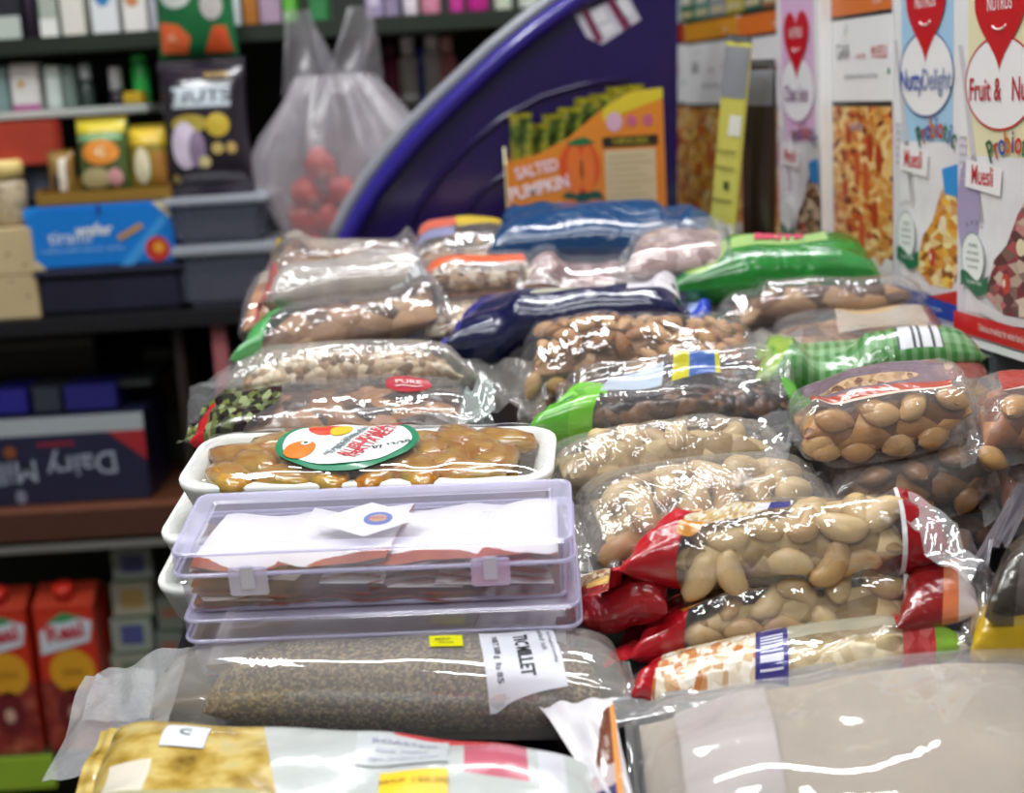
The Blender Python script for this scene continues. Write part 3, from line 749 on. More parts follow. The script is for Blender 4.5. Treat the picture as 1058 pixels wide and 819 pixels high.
rowsT = [('#9aa096', '#50558a', 572, 606), ('#a5a08e', '#a88a50', 609, 645), ('#979d90', '#4a5088', 648, 684), ('#9a9a8c', '#6a7a60', 687, 722), ('#8f9488', '#4a5088', 725, 771)]
for k, (c, p_, yt, yb) in enumerate(reversed(rowsT)):
    wpx = [115, 157]
    h = atY(136, yt, YC + .03).z - atY(136, yb, YC + .03).z
    lbox('tea_box', ['pale tea box at the bottom of its stack on the lowest shelf', 'pale tea box second from the bottom of the stack', 'pale tea box with a blue print, middle of the stack', 'pale tea box with a tan print, under the topmost one', 'pale tea box with a blue print, topmost of the stack'][k], 'box', 115, 157, yt, yb, YC + .03, zz, .09, P(c, .5), 'tea boxes stacked on the lowest shelf',
         bands((p_, .25, .25, .8, .8), ('#2f5a3a', 0, 0, 1, .05)), h=h)
    zz += h + .0015
zz = z_low
for k in range(4):
    lbox('tea_box', ['lowest grey green box of the dim stack behind the trays', 'second grey green box of the dim stack behind the trays', 'third grey green box of the dim stack behind the trays', 'topmost grey green box of the dim stack behind the trays'][k], 'box', 162, 190, 572, 620, YC + .03, zz, .09, P('#6f766c', .5), 'dim boxes behind the trays', bands(('#8a5a4a', .2, .4, .8, .7)), h=.046)
    zz += .048

# ------------------------------------------------------------------ white carrier bag on the counter
def carrier(label, pxc, yb, yt, w0, y, z, sd, M2):
    h = atY(pxc, yt, y).z - atY(pxc, yb, y).z; k = abs(atY(pxc + 1, yb, y).x - atY(pxc, yb, y).x)
    root = empty('carrier_bag', Vector((xY(pxc, z + h / 2, y), y, z + .001)), label, 'bag')
    prof = [(0, .31), (.04, .35), (.15, .37), (.26, .40), (.40, .50), (.52, .50), (.60, .43), (.70, .31), (.8, .20)]
    def rad(t):
        for (a, ra), (c, rc) in zip(prof, prof[1:]):
            if t <= c: f = (t - a) / (c - a); return ra + (rc - ra) * f
        return prof[-1][1]
    def sf(a, t):
        r = rad(t * .8) * w0 * k; fold = noise.noise(Vector((math.cos(a) * 3 + sd, math.sin(a) * 3, t * 2.2))) * .24 + .13 * math.sin(a * 9 + sd + t * 3) * (.25 + t) + .05 * math.sin(a * 21 + t * 5) * t
        r *= 1 + fold * (.3 + .8 * t)
        return (r * math.cos(a), r * math.sin(a) * .50, t * .8 * h)
    b = MB(); b.grid(sf, lin(0, 2 * PI, 90), lin(0, 1, 40), CARR, True)
    b.lathe([(w0 * k * .36, .0004), (w0 * k * .37, .001)], CARR, 30, sy=.42); b.build('bag_body', root)
    return root, h, k
CARR = NT('milky carrier film')
_fs, _nm = film_nodes(CARR, gloss=.06, rough=.22, haze=.27, hazecol=(.72, .68, .74, 1), bump=.9, bscale=14, edge=.3)
_tl = CARR.n('BsdfTranslucent', {'Color': (.75, .74, .78, 1)}); CARR = CARR.done(CARR.n('MixShader', {0: .12, 1: _fs, 2: _tl.outputs[0]}).outputs[0])
cz = z_cnt
YB = YF + .030
bg, hB, kB = carrier('milky white carrier bag with red packets inside, handles standing up', 350, 268, -22, 168, YB, z_cnt + .002 if False else z_cnt - .0, 3.3, None)
for sx_, tilt in ((-.12, -.12), (.10, .26)):
    b = MB()
    def hf(u, v, sx_=sx_, tilt=tilt):
        a = u * PI; x0 = sx_ * 168 * kB; ww = 26 * kB * (1 - .35 * v)
        return (x0 + tilt * v * .09 + math.cos(a) * ww * (1.25 - .5 * v) + .003 * math.sin(u * 13 + v * 4), .014 * math.sin(a * 3 + v * 5) + .006 * math.sin(u * 17) * (1 - .4 * v), hB * (.735 + .30 * v))
    b.grid(hf, lin(0, 1, 26), lin(0, 1, 14), CARR); b.build('handle', bg)
REDP = VAR('crumpled red wrap', [(.3, '#9a1c14'), (.5, '#d0301e'), (.7, '#e0a898')], 45, .3, .5)
bgM = bg.matrix_world
rx = 168 * kB
random.seed(3)
for i in range(17):
    r_, c_ = divmod(i, 4)
    b = MB(); sd = i * 7.1
    b.lathe([(.004, 0), (.016, .003), (.019, .013), (.017, .024), (.004, .029)], REDP, 16)
    b.v = [(vx * (.95 + 1.1 * noise.noise(Vector((vx * 90 + sd, vy * 90, vz * 90)))), vy * .72, vz * 1.25 + .012 * noise.noise(Vector((vx * 90, vy * 90 + sd, 1)))) for vx, vy, vz in b.v]
    o = b.build('red_packet', None, bgM @ Matrix.Translation(((-.048 + .033 * c_ + .016 * (r_ % 2) - .004) * (1 if r_ < 4 else .5), random.uniform(-.006, .004), .006 + .036 * r_)) @ Matrix.Rotation(random.uniform(-.4, .4), 4, 'Y'))
    tag(o, 'crumpled red packet seen through the milky carrier bag', 'packet', 'red packets inside the carrier bag')
bg2, _, _ = carrier('second milky carrier bag bulging behind the first one', 400, 262, 40, 96, YB + .105, z_cnt, 9.7, None)
# ================================================================== the row of muesli boxes along the right
GRAN = VAR('granola picture', [(.08, '#7a2c12'), (.2, '#c4571c'), (.35, '#dca04e'), (.6, '#eccb8e'), (.85, '#c4843a')], 170, .4, vor=True, stretch=(.5, 1, 1))
FRUITY = VAR('fruit muesli picture', [(.1, '#7a1f2c'), (.3, '#b8505a'), (.5, '#d8c4b4'), (.7, '#a88a7a'), (.9, '#5a2a30')], 150, .4, vor=True, stretch=(.55, 1, 1))
NUTTY = VAR('nutty muesli picture', [(.1, '#8a4a14'), (.3, '#d88a22'), (.5, '#e8c04a'), (.7, '#c8742a'), (.9, '#e6d49a')], 170, .4, vor=True, stretch=(.5, 1, 1))
CHOCM = VAR('dark muesli picture', [(.1, '#3a2118'), (.4, '#7a5238'), (.65, '#a88a6a'), (.9, '#d0b898')], 170, .4, vor=True, stretch=(.5, 1, 1))
MILK = VAR('milk splash picture', [(.3, '#dad6dc'), (.7, '#f0eef0')], 16, .4)
CW = P('#eeecee', .35)
rowz0 = ROW0.z
def rowM(s, z, off=0.0, yaw=0.0):
    """frame whose x runs along the row towards the viewer, y into the box, z up"""
    p = ROW0 + ROWD * s + ROWN * off
    xa = -ROWD; ya = -ROWN; za = Vector((0, 0, 1))
    M = Matrix((xa, ya, za)).transposed().to_4x4(); M.translation = Vector((p.x, p.y, z))
    return M @ Matrix.Rotation(yaw, 4, 'Z')
def carton(name, label, s0, s1, z, h, dep, art, group, off=0.0, yaw=0.0, cat='box'):
    w = s0 - s1
    b = MB(); b.box((0, 0, 0), (w, dep, h), CW, .0012, 1)
    art(b, w, h)
    o = b.build(name, None, rowM(s0, z, off, yaw))
    return tag(o, label, cat, group)
K = lambda k: (lambda x, y: (x, -.00025 * k, y))
def wavy(x0, x1, y0, y1, amp, ph=0, n=14):
    top = [(x0 + (x1 - x0) * i / n, y1 + amp * math.sin(i / n * 2 * PI + ph)) for i in range(n + 1)]
    bot = [(x0 + (x1 - x0) * i / n, y0 + amp * math.sin(i / n * 2 * PI + ph)) for i in range(n + 1)]
    return bot + top[::-1]
def ring(b, cx, cy, rx, ry, t, k, mat):
    n = 40
    for i in range(n):
        a, c = 2 * PI * i / n, 2 * PI * (i + 1) / n
        b.flat([(cx + rx * math.cos(a), cy + ry * math.sin(a)), (cx + rx * math.cos(c), cy + ry * math.sin(c)), (cx + (rx - t) * math.cos(c), cy + (ry - t) * math.sin(c)), (cx + (rx - t) * math.cos(a), cy + (ry - t) * math.sin(a))], K(k), mat)
def heart(cx, yb, w, h):
    pts = []
    for i in range(40):
        a = 2 * PI * i / 40; x = math.sin(a) ** 3; y = (13 * math.cos(a) - 5 * math.cos(2 * a) - 2 * math.cos(3 * a) - math.cos(4 * a)) / 17
        pts.append((cx + x * w / 2, yb + (y + 1) / 1.75 * h))
    return pts[::-1]
def nutrus(tint, name1, name2, col, pic, foot, footcol, side):
    def art(b, w, h):
        H = .330                                                      # design height
        b.flat(rect(w * .12, h * .45, w * .88, h), K(1), P(tint, .35))
        b.flat(rect(w * .0, h * .0, w * .1, h * .5), K(1), P('#dcd8e2', .35))
        b.flat([(w * .0, h * .72), (w * .05, h * .72), (w * .34, h * .30), (w * .26, h * .30)], K(2), P('#cfcad0', .35))
        b.flat(rect(w * .12, h * .08, w, h * .46), K(2), MILK)
        if side: b.flat(ell(w * .14, h * .33, w * .14, h * .12), K(3), P(side, .35))
        # oval with the name, heart emblem with a smile
        b.flat(ell(w * .5, h * .628, w * .40, h * .108), K(4), P('#f2f0f2', .35)); ring(b, w * .5, h * .628, w * .40, h * .108, .0016, 5, P(col[0], .35))
        b.flat(heart(w * .5, h * .655, w * .58, h * .225), K(6), P('#c9191f', .3))
        b.text('NUTRUS', K(7), P('#f4e6e6', .4), w * .5, h * .805, h * .044, sx=.66, bold=.012)
        b.tube([(w * .5 + w * .08 * math.sin(a), -.0018, h * .762 - h * .014 * math.cos(a)) for a in lin(-1.2, 1.2, 9)], .0008, P('#f4dede', .4), 6)
        for x, s_, c in ((name1[1], name1[0], col[1]), (name2[1], name2[0], col[2])):
            b.text(s_, K(7), P(c, .35), w * x, h * .612, h * .074, sx=.72, bold=.012)
        for i, (ch, c) in enumerate(zip('Probiotic', ['#22603a', '#a8322c', '#2a4fa8', '#c86a22', '#5a2a8a', '#c83a2c', '#2a7a4a', '#3a4a9a', '#22603a'])):
            t = i / 8; b.text(ch, K(8), P(c, .35), w * (.42 + .50 * t), h * (.470 + .025 * math.sin(PI * t)), h * .074, sx=.8, bold=.02, rot=.5 - 1.0 * t)
        b.flat([(w * .12, h * .385), (w * .54, h * .370), (w * .56, h * .437), (w * .13, h * .450)], K(9), P('#f2eff0', .35)); b.text('Muesli', K(10), P('#c4222c', .35), w * .33, h * .412, h * .064, sx=.64, bold=.016, rot=-.03)
        # bowl of muesli
        n = 22; bowl = [(w * (.16 + .84 * i / n), h * (.10 + .05 * abs(1 - 2 * (i / n * .75 + .1)) ** 2)) for i in range(n + 1)]
        heap = [(w, h * .16), (w, h * .30), (w * .86, h * .385), (w * .74, h * .335), (w * .62, h * .26), (w * .48, h * .22), (w * .38, h * .13), (w * .6, h * .095), (w * .9, h * .10)]
        b.flat(heap[::-1], K(9), pic)
        b.flat(bowl + [(w, h * .085), (w * .6, h * .07), (w * .3, h * .085)], K(8), P('#dcd6da', .3))
        if side is None: b.flat([(w * .80, h * .335), (w * .98, h * .33), (w * .98, h * .41), (w * .76, h * .395)], K(10), P('#2f8fd8', .35))
        b.flat(ell(w * .78, h * .26, w * .05, h * .02), K(10), P('#e8d8b8', .4)); b.flat(ell(w * .62, h * .17, w * .05, h * .025), K(10), P('#c23a30', .4))
        b.flat(ell(w * .60, h * .17, w * .02, h * .01), K(11), P('#e8c8b8', .4))
        # green ribbon seal
        b.flat(ell(w * .23, h * .215, w * .14, h * .062), K(11), P('#eef0ee', .35)); ring(b, w * .23, h * .215, w * .14, h * .062, .0008, 12, P('#6a8a78', .35))
        for i, t in enumerate(('GOODNESS', 'cereal, honey and', 'live friendly cultures', 'in every serving')): b.text(t, K(12), P('#5a6a62', .4), w * .23, h * (.245 - .017 * i), h * .013, sx=.6)
        b.flat(wavy(w * .08, w * .42, h * .135, h * .172, h * .010, .8), K(12), P('#1f6a48', .35)); b.text('Tasty bowl of health', K(13), P('#dfeee4', .4), w * .25, h * .157, h * .017, sx=.55)
        for i in range(4): b.text('*', K(12), P('#3a3a3a', .4), w * (.16 + .06 * i), h * (.288 + (.006 if i in (1, 2) else 0)), h * .03)
        b.flat(rect(0, 0, w, h * .018), K(13), CW)
        if foot == 'blue':
            b.flat([(0, h * .022), (w, h * .005), (w, h * .062), (0, h * .078)], K(13), P('#2347a8', .3)); b.flat([(w * .55, h * .064), (w, h * .062), (w, h * .10)], K(13), P('#c22a26', .3))
            b.text('Goodness in every spoon', K(14), P('#c8d2f0', .4), w * .62, h * .040, h * .020, sx=.55)
        else:
            b.flat(rect(0, h * .025, w, h * .075), K(13), P('#cf2124', .3)); b.text('Delicious breakfast for whole family', K(14), P('#f6e4e0', .4), w * .58, h * .050, h * .026, sx=.55)
        b.flat(ell(w * .93, h * .93, w * .012, h * .005), K(3), P('#3a8a4a', .35))
        for i in range(6): b.flat(rect(w * .03, h * (.50 - .02 * i), w * .12, h * (.504 - .02 * i)), K(4), P('#b8b2c4', .4))
    return art
def gaia(head, pic, name):
    def art(b, w, h):
        top = h; h = h * 1.048
        b.flat(rect(0, h * .88, w, top), K(1), P(head, .35)); b.flat(rect(0, h * .868, w, h * .88), K(1), P('#2e2c2e', .35))
        b.text('muesli', K(2), P('#f0d8c0', .4), w * .78, h * .91, h * .03, sx=.8)
        b.text('GAIA', K(2), P('#54545a', .4), w * .20, h * .765, h * .072, sx=.62)
        b.text('crunchy', K(2), P('#c87a6a', .4), w * .50, h * .752, h * .034, sx=.7); b.text('MUESLI', K(2), P('#c23a30', .4), w * .80, h * .757, h * .056, sx=.66)
        b.flat([(w * .22, h * .81), (w * .26, h * .83), (w * .27, h * .86), (w * .245, h * .83)], K(2), P('#3a9a6a', .4))
        b.text('wholesome cereal with nuts and honey', K(2), P('#8a8a92', .4), w * .5, h * .69, h * .028, sx=.56)
        b.flat(ell(w * .95, h * .70, w * .02, h * .01), K(2), P('#2a9a7a', .4))
        b.flat(rect(0, h * .595, w, h * .612), K(1), P('#3a3834', .35)); b.flat(rect(0, h * .10, w, h * .595), K(1), pic)
        b.text(name, K(3), P('#e6d4e0', .4), w * .42, h * .535, h * .04, sx=.6)
        for i in range(9): b.flat(ell(w * (.14 + .72 * ((i * 37) % 10) / 10), h * (.16 + .38 * ((i * 53) % 11) / 11), w * .055, h * (.03 + .03 * (i % 3) / 2)), K(2), P(['#b8461c', '#a8381a', '#c8562a'][i % 3], .4))
        b.flat([(0, h * .0), (w, 0), (w, h * .13)] + [(w * (1 - i / 10), h * (.10 + (.035 if i % 2 else 0))) for i in range(1, 11)], K(3), P('#e6e2e2', .35))
        for i in range(14): b.flat(ell(w * (.06 + .9 * i / 13), h * (.06 + .03 * (i % 3)), w * .014, h * .008), K(4), P('#b8907a', .4))
    return art
GM = 'muesli boxes in the row along the right'
HB = .330
s_nd0, s_nd1 = rowp(925), rowp(993)
carton('muesli_box', 'white and blue muesli box reading Nutty Delight', s_nd0, s_nd1, rowz0 - .012, HB, .055,
       nutrus('#a9d0ee', ('Nutty', .29), ('Delight', .66), ('#3f5a9a', '#2f4fa8', '#8a96b8'), NUTTY, 'blue', None, None), GM)
s_f0 = rowp(995) - .002; s_f1 = s_f0 - (s_nd0 - s_nd1) * 1.06
carton('muesli_box', 'white and cream muesli box reading Fruit & Nut, nearest of the row', s_f0, s_f1, rowz0 - .018, HB * .985, .055,
       nutrus('#ece4bc', ('Fruit &', .34), ('Nut', .75), ('#c4222c', '#b8202a', '#b8202a'), FRUITY, 'red', None, '#a79ac0'), GM, off=.006)
s_p0, s_p1 = rowp(818), rowp(862)
carton('muesli_box', 'narrow white and pink muesli box with a red heart, between two granola-picture boxes', s_p0, s_p1, rowz0 - .006, HB * .93, .05,
       nutrus('#e3b9dc', ('Choc', .36), ('late', .66), ('#b890b8', '#7a4a7a', '#9a7a9a'), CHOCM, 'none' and 'red', None, None), GM, off=.012)
gw = rowp(714) - rowp(768)
g = [rowp(924) + gw * 1.12]
carton('muesli_box', 'granola-picture muesli box between the pink box and the Nutty Delight box', s_p1 - .0015, rowp(924) + .002, rowz0 - .006, .280, .05, gaia('#d8722a', GRAN, 'fruit & nut'), GM)
g3 = rowp(768)
carton('muesli_box', 'granola-picture muesli box with orange header left of the pink box', g3 - .001, s_p0 + .0015, rowz0 - .004, .272, .05, gaia('#e0752a', GRAN, 'crunchy'), GM)
carton('muesli_box', 'granola-picture muesli box with amber header behind the yellow sachet', rowp(714) - .001, g3 + .0005, rowz0 - .002, .272, .05, gaia('#d8922a', NUTTY, 'honey'), GM)
carton('muesli_box', 'granola-picture muesli box with dark red header, farthest of the row', rowp(714) + gw, rowp(714) + .0005, rowz0, .272, .05, gaia('#a8281c', GRAN, 'berry'), GM)
# ledge they stand on
ledge = empty('side_ledge', rowM(0, 0), 'grey ledge under the row of muesli boxes, along the right of the counter', 'ledge')
b = MB(); b.box((-(rowp(714) + gw + .03), -.010, rowz0 - .048), (.13, .30, rowz0 - .0195), P('#565a60', .35), .003); b.build('ledge_board', ledge)
b = MB(); b.box((-(rowp(714) + gw), .01, 0), (.12, .29, rowz0 - .049), DARKW); b.build('ledge_body', ledge)
for i, sp in enumerate((.14, .14)):
    pass
# packing under the two nearest boxes so each stands on something
b = MB(); b.box((0, 0, 0), (gw * 14, .10, .0120), P('#3c3e44', .4)); 
# small tea packs standing on top of the far boxes
cols = ['#a8906a', '#8a6a6a', '#b8c0d4', '#2a6a4a', '#5a8a7a', '#8a8f92', '#b8a83a', '#3a6a5a', '#a06a4a']
labs = ['tan tea pack, leftmost on top of the far muesli boxes', 'dusty red tea pack on top of the far muesli boxes', 'pale blue tea pack on top of the far muesli boxes', 'dark green tea pack on top of the far muesli boxes', 'sage green tea pack on top of the far muesli boxes', 'grey tea pack on top of the far muesli boxes', 'yellow tea pack on top of the far muesli boxes', 'bottle green tea pack on top of the far muesli boxes', 'brown tea pack, last on top of the far muesli boxes']
sa, sb = rowp(714) + gw * .98, g3 - gw * .7
for i, (c, lb) in enumerate(zip(cols, labs)):
    t0 = sa + (sb - sa) * i / 9; t1 = sa + (sb - sa) * (i + 1) / 9 + .002
    zt_ = rowz0 + .272 - (0 if t1 > g3 else .0) + .001
    w_ = t0 - t1
    b = MB(); b.box((0, 0, 0), (w_, .045, .075), P(c, .4), .001); b.flat(rect(w_ * .15, .02, w_ * .85, .045), K(1), P('#d8cfc0', .4)); b.flat(rect(w_ * .1, .005, w_ * .9, .012), K(1), P('#c8b890', .4))
    tag(b.build('tea_pack', None, rowM(t0, zt_)), lb, 'box', 'tea packs on top of the muesli boxes')
# yellow sachet and dark pouch leaning on the row
sY = rowp(764)
ms = rowM(rowp(741), rowz0 - .010, .016)
YS = P('#c9c05a', .35)
def sachet(name, label, M, w, h, mats, deco=None, puff=.006):
    return pouch(name, label, 0, 0, 0, 0, 0, 0, mats, None, M=M, wh=(w, h), puff=puff, deco=deco, seal=.06)
p0 = at(744, 250, 1.40)
Ms = Matrix.Translation((p0.x, p0.y, p0.z - .012)) @ Matrix.Rotation(math.radians(-44), 4, 'Z') @ Matrix.Rotation(math.radians(8), 4, 'Y')
sachet('spice_sachet', 'tall yellow sachet with a grey top standing before the muesli row', Ms, .030, .206, (YS, P('#8f9096', .25, .3)), pdeco(
    ('p', '#85868c', rect(.02, .74, .98, .98)), ('p', '#dcd8d0', rect(.55, .56, .95, .66)), ('p', '#d8d4c8', rect(.02, .01, .98, .13)), ('p', '#3a4a2a', rect(.55, .30, .75, .34)), ('p', '#8a8440', rect(.1, .24, .9, .25)), ('p', '#8a8440', rect(.1, .40, .9, .41)), ('p', '#8a8440', rect(.1, .48, .9, .49))))
p0 = at(784, 262, 1.42)
Ms = Matrix.Translation((p0.x, p0.y, p0.z - .01)) @ Matrix.Rotation(math.radians(-46), 4, 'Z') @ Matrix.Rotation(math.radians(2), 4, 'Y')
sachet('spice_sachet', 'tall dark brown sachet with a smoky clear top beside the yellow one', Ms, .036, .195, (P('#2a1d18', .3), P('#6a6c72', .2)), pdeco(('p', '#6a6a70', rect(.02, .80, .98, .98)), ('p', '#3f2c20', rect(.2, .1, .5, .6))), puff=.012)

# ------------------------------------------------------------------ big purple curved panel behind the packets
DP = 1.66
PUR = VAR('glossy purple plastic', [(.3, '#180a44'), (.7, '#210f56')], 3, .22, coat=.4)
PUR2 = P('#2c1f86', .25, coat=.4)
yp = at(540, 150, DP).y
def pp(px, py): q = atY(px, py, yp); return q
arc_px = [(352, 268), (360, 245), (372, 222), (390, 194), (412, 166), (436, 138), (462, 112), (490, 86), (520, 58), (552, 32), (590, 4), (628, -20), (668, -40)]
org = pp(560, 262)
panel = empty('curved_display', org, 'large glossy purple curved panel standing behind the packets', 'panel')
arc = [(pp(x, y) - org) for x, y in arc_px]
right = pp(700, -40) - org; rb = pp(700, 268) - org
poly = [(p.x, p.z) for p in arc] + [(right.x, right.z), (rb.x, rb.z)]
zmin = min(z for _, z in poly)
b = MB(); b.prism(poly[::-1], 0, .02, PUR); b.build('panel_body', panel)
b = MB(); b.tube([(p.x, -.004, p.z) for p in arc], .011, PUR2, 12); b.build('rim', panel)
b = MB(); b.tube([(p.x - .012, .006, p.z + .012) for p in arc], .008, P('#8d8f98', .25), 10); b.build('edge_strip', panel)
b = MB()
in1 = [pp(x, y) - org for x, y in [(415, 250), (432, 215), (455, 182), (485, 150), (520, 122), (560, 100), (600, 88), (650, 80)]]
b.tube([(p.x, .0, p.z) for p in in1], .004, PUR, 8)
in2 = [pp(x, y) - org for x, y in [(462, 255), (475, 225), (500, 195), (530, 175), (570, 160)]]
b.tube([(p.x, .0, p.z) for p in in2], .0035, PUR, 8); b.build('moulded_ridge', panel)
st = MB()
def pm(px, py, k=1): q = pp(px, py) - org; return (q.x, -.0006 * k, q.z)
st.add([pm(*p) for p in ((594, 16), (648, -6), (662, 20), (622, 46), (606, 38))], [(0, 4, 3, 2, 1)], P('#c9c6d6', .3))
for q in (((600, 10), (606, 8), (624, 42), (616, 44)), ((626, 1), (634, -2), (652, 26), (644, 31))): st.add([pm(*p, 2) for p in q], [(0, 3, 2, 1)], P('#7a2a50', .35))
for q in (((610, 12), (622, 7), (628, 20), (616, 25)), ((636, 2), (646, -2), (654, 14), (644, 18)), ((620, 28), (632, 23), (636, 32), (625, 37))): st.add([pm(*p, 2) for p in q], [(0, 3, 2, 1)], P('#e4e4ea', .35))
o = st.build('sticker', panel); o['label'] = 'pale striped sticker at the top of the purple panel'
# ------------------------------------------------------------------ pumpkin seed carton with sachets standing in it
DQ = 1.50
yq = at(610, 180, DQ).y
def qp(px, py): return atY(px, py, yq)
A, Bq, Cq, Dq = qp(528, 252), qp(690, 252), qp(690, 100), qp(528, 168)
wq = (Bq - A).length; hq = Cq.z - Bq.z; hl = Dq.z - A.z
ORG = VAR('orange printed card', [(.3, '#d0701c'), (.7, '#dd8a2a')], 7, .4)
DZ = max(0, A.z - W(0, pile(610, 252, 0).y, 0).z - .004) if False else .055
Mq = Matrix.Translation(A - Vector((0, 0, DZ)))
px_root = empty('snack_carton', Mq, 'orange display carton of salted pumpkin seeds in front of the purple panel', 'carton')
b = MB()
prof = [(0, 0), (wq, 0)] + [(x, z + DZ) for x, z in ((wq, hq), (wq * .80, hq * .985), (wq * .62, hq * .88), (wq * .40, hq * .70), (wq * .2, hq * .60), (0, hl))]
b.prism(prof, 0, .003, ORG)
def qk(k): return lambda x, y: (x, -.0003 * k, y + DZ)
b.flat([(wq * .80, hq * .985), (wq, hq), (wq, hq * .93), (wq * .62, hq * .80), (wq * .62, hq * .88)], qk(1), P('#d8c02e', .4))
b.flat(rect(0, 0, wq * .62, hq * .06), qk(1), P('#d8c42e', .4))
b.flat(rect(wq * .62, hq * .08, wq * .94, hq * .60), qk(1), P('#cdb791', .4))
for i in range(11): b.flat(rect(wq * .64, hq * (.12 + .043 * i), wq * (.92 - .04 * ((i * 7) % 3)), hq * (.126 + .043 * i)), qk(2), P('#a08a68', .4))
b.flat(rect(wq * .61, hq * .62, wq * .96, hq * .69), qk(2), P('#2a2214', .4)); b.text('PUMPKIN SEEDS', qk(3), P('#b8a82a', .4), wq * .785, hq * .655, hq * .055, sx=.62, bold=.01)
b.flat(ell(wq * .69, hq * .79, hq * .055, hq * .065), qk(2), P('#d4a8bc', .4))
for x in (.80, .90): b.flat(ell(wq * x, hq * .79, hq * .035, hq * .04), qk(2), P('#c0607a', .4))
b.flat(ell(wq * .46, hq * .50, wq * .13, hq * .18), qk(2), P('#d8501c', .4)); b.flat(ell(wq * .43, hq * .48, wq * .05, hq * .165), qk(3), P('#e0702c', .4)); b.flat(ell(wq * .51, hq * .48, wq * .045, hq * .16), qk(3), P('#e0702c', .4))
b.flat([(wq * .38, hq * .66), (wq * .44, hq * .69), (wq * .50, hq * .70), (wq * .56, hq * .66), (wq * .50, hq * .645), (wq * .42, hq * .645)], qk(4), P('#1f6a3a', .4))
b.flat([(wq * .36, hq * .33), (wq * .58, hq * .33), (wq * .61, hq * .27), (wq * .52, hq * .28), (wq * .47, hq * .23), (wq * .42, hq * .28), (wq * .34, hq * .30)][::-1], qk(2), P('#124a3c', .4))
b.text('SALTED', qk(3), P('#f0d0d8', .4), wq * .19, hq * .50, hq * .11, sx=.8, rot=.18, bold=.03); b.text('PUMPKIN', qk(3), P('#f6e0e4', .4), wq * .20, hq * .37, hq * .125, sx=.82, rot=.18, bold=.03)
b.text('roasted seeds, ready to eat', qk(3), P('#e8b078', .4), wq * .30, hq * .22, hq * .055, sx=.8, rot=.12)
b.build('front_card', px_root)
b = MB(); sl = [(0, .0035, 0), (0, .10, 0), (0, .10, DZ + hl * 1.15), (0, .0035, DZ + hl * .98)]
sl2 = [(x - .002, y, z) for x, y, z in sl]
LS = P('#dcd0a8', .4)
b.add(sl + sl2, [(0, 1, 2, 3), (7, 6, 5, 4), (0, 4, 5, 1), (1, 5, 6, 2), (2, 6, 7, 3), (3, 7, 4, 0)], LS)
b.build('side_card', px_root)
b = MB(); b.box((wq - .002, .0035, 0), (wq, .10, DZ + hq * .95), P('#b8581a', .4)); b.build('side_card', px_root)
b = MB(); b.box((0.001, .0035, 0), (wq - .003, .10, .002), ORG); b.build('carton_base', px_root)
b = MB(); b.box((.001, .0985, .0025), (wq - .003, .10, DZ + hl), ORG); b.build('back_card', px_root)
SG = VAR('green yellow sachet print', [(.3, '#1c2a12'), (.45, '#42561e'), (.55, '#8a8a2e'), (.68, '#b8742a')], 42, .35)
for i, (fx, top, ln, rz) in enumerate(((.05, .78, .2, .7), (.17, .70, .3, .9), (.27, .76, .15, .95), (.38, .80, .3, .6), (.48, .86, .1, 1.0), (.58, .88, .25, .7), (.68, .92, .1, .9), (.78, .93, .2, .8))):
    M = px_root.matrix_world @ Matrix.Translation((wq * (.09 + .105 * i), .050, .0035)) @ Matrix.Rotation(-1.05, 4, 'Z') @ Matrix.Rotation(-.02, 4, 'X')
    sachet('seed_sachet', 'green and yellow seed sachet sticking up in the orange carton', M, .044, DZ + hq * (top + .08), (SG, P('#bdb42c', .35)), None, .006)['group'] = 'seed sachets in the orange carton'
# ================================================================== the packets heaped on the slope
CASH = [VAR('cashew cream', [(.3, '#b49460'), (.7, '#c8ac7c')], 60, .42, coat=.15, sss=.12), VAR('cashew ivory', [(.3, '#c0a270'), (.7, '#d4ba8c')], 50, .42, coat=.15, sss=.12), VAR('cashew tan', [(.3, '#a58050'), (.7, '#bc9a68')], 60, .42, coat=.15, sss=.12)]
CASHM = [cashew_mesh(m, bd, ft, k) for k, (m, bd, ft) in enumerate(((CASH[0], 2.5, .29), (CASH[1], 2.1, .31), (CASH[2], 2.7, .28), (CASH[1], 1.7, .32)))]
PEAM = [almond_mesh(VAR('amber nut skin ' + c2, [(.3, c1), (.7, c2)], 40, .32, coat=.5), f, p, g) for c1, c2, f, p, g in (('#be8c52', '#e0b47a', .30, .25, .03), ('#c6965e', '#e8c28a', .32, .1, .02), ('#b07c44', '#d4a468', .29, .3, .03))]
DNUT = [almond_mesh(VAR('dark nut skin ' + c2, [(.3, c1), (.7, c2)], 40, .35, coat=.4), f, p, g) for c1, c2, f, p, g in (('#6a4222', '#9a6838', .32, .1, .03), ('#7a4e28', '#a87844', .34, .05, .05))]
ALMM = [almond_mesh(VAR('roasted nut ' + c2, [(.3, c1), (.7, c2)], 40, .5, bump=.2), f, p, g) for c1, c2, f, p, g in (('#7c4a22', '#ac7640', .28, .4, .02), ('#946232', '#c0925c', .30, .3, .02), ('#a87a48', '#d0a878', .27, .4, .02))]
CASHFILL = VAR('packed cashews', [(.2, '#927444'), (.5, '#b29660'), (.8, '#c6ac7c')], 62, .5, 1.0, vor=True, dist=.006)
TXT = P('#2a2730', .5)
def stxt(s, col, x, y, size, rot=0, sx=1.0, bold=.015, asp=1.0):
    """text on a sticker: patch coordinates -1..1"""
    def more(b, mp): b.text(s, lambda u, v: mp(u, v, .0016), P(col, .5), x, y, size, rot=rot, sx=sx, bold=bold)
    return more
def many(*fs):
    def more(b, mp):
        for f in fs: f(b, mp)
    return more
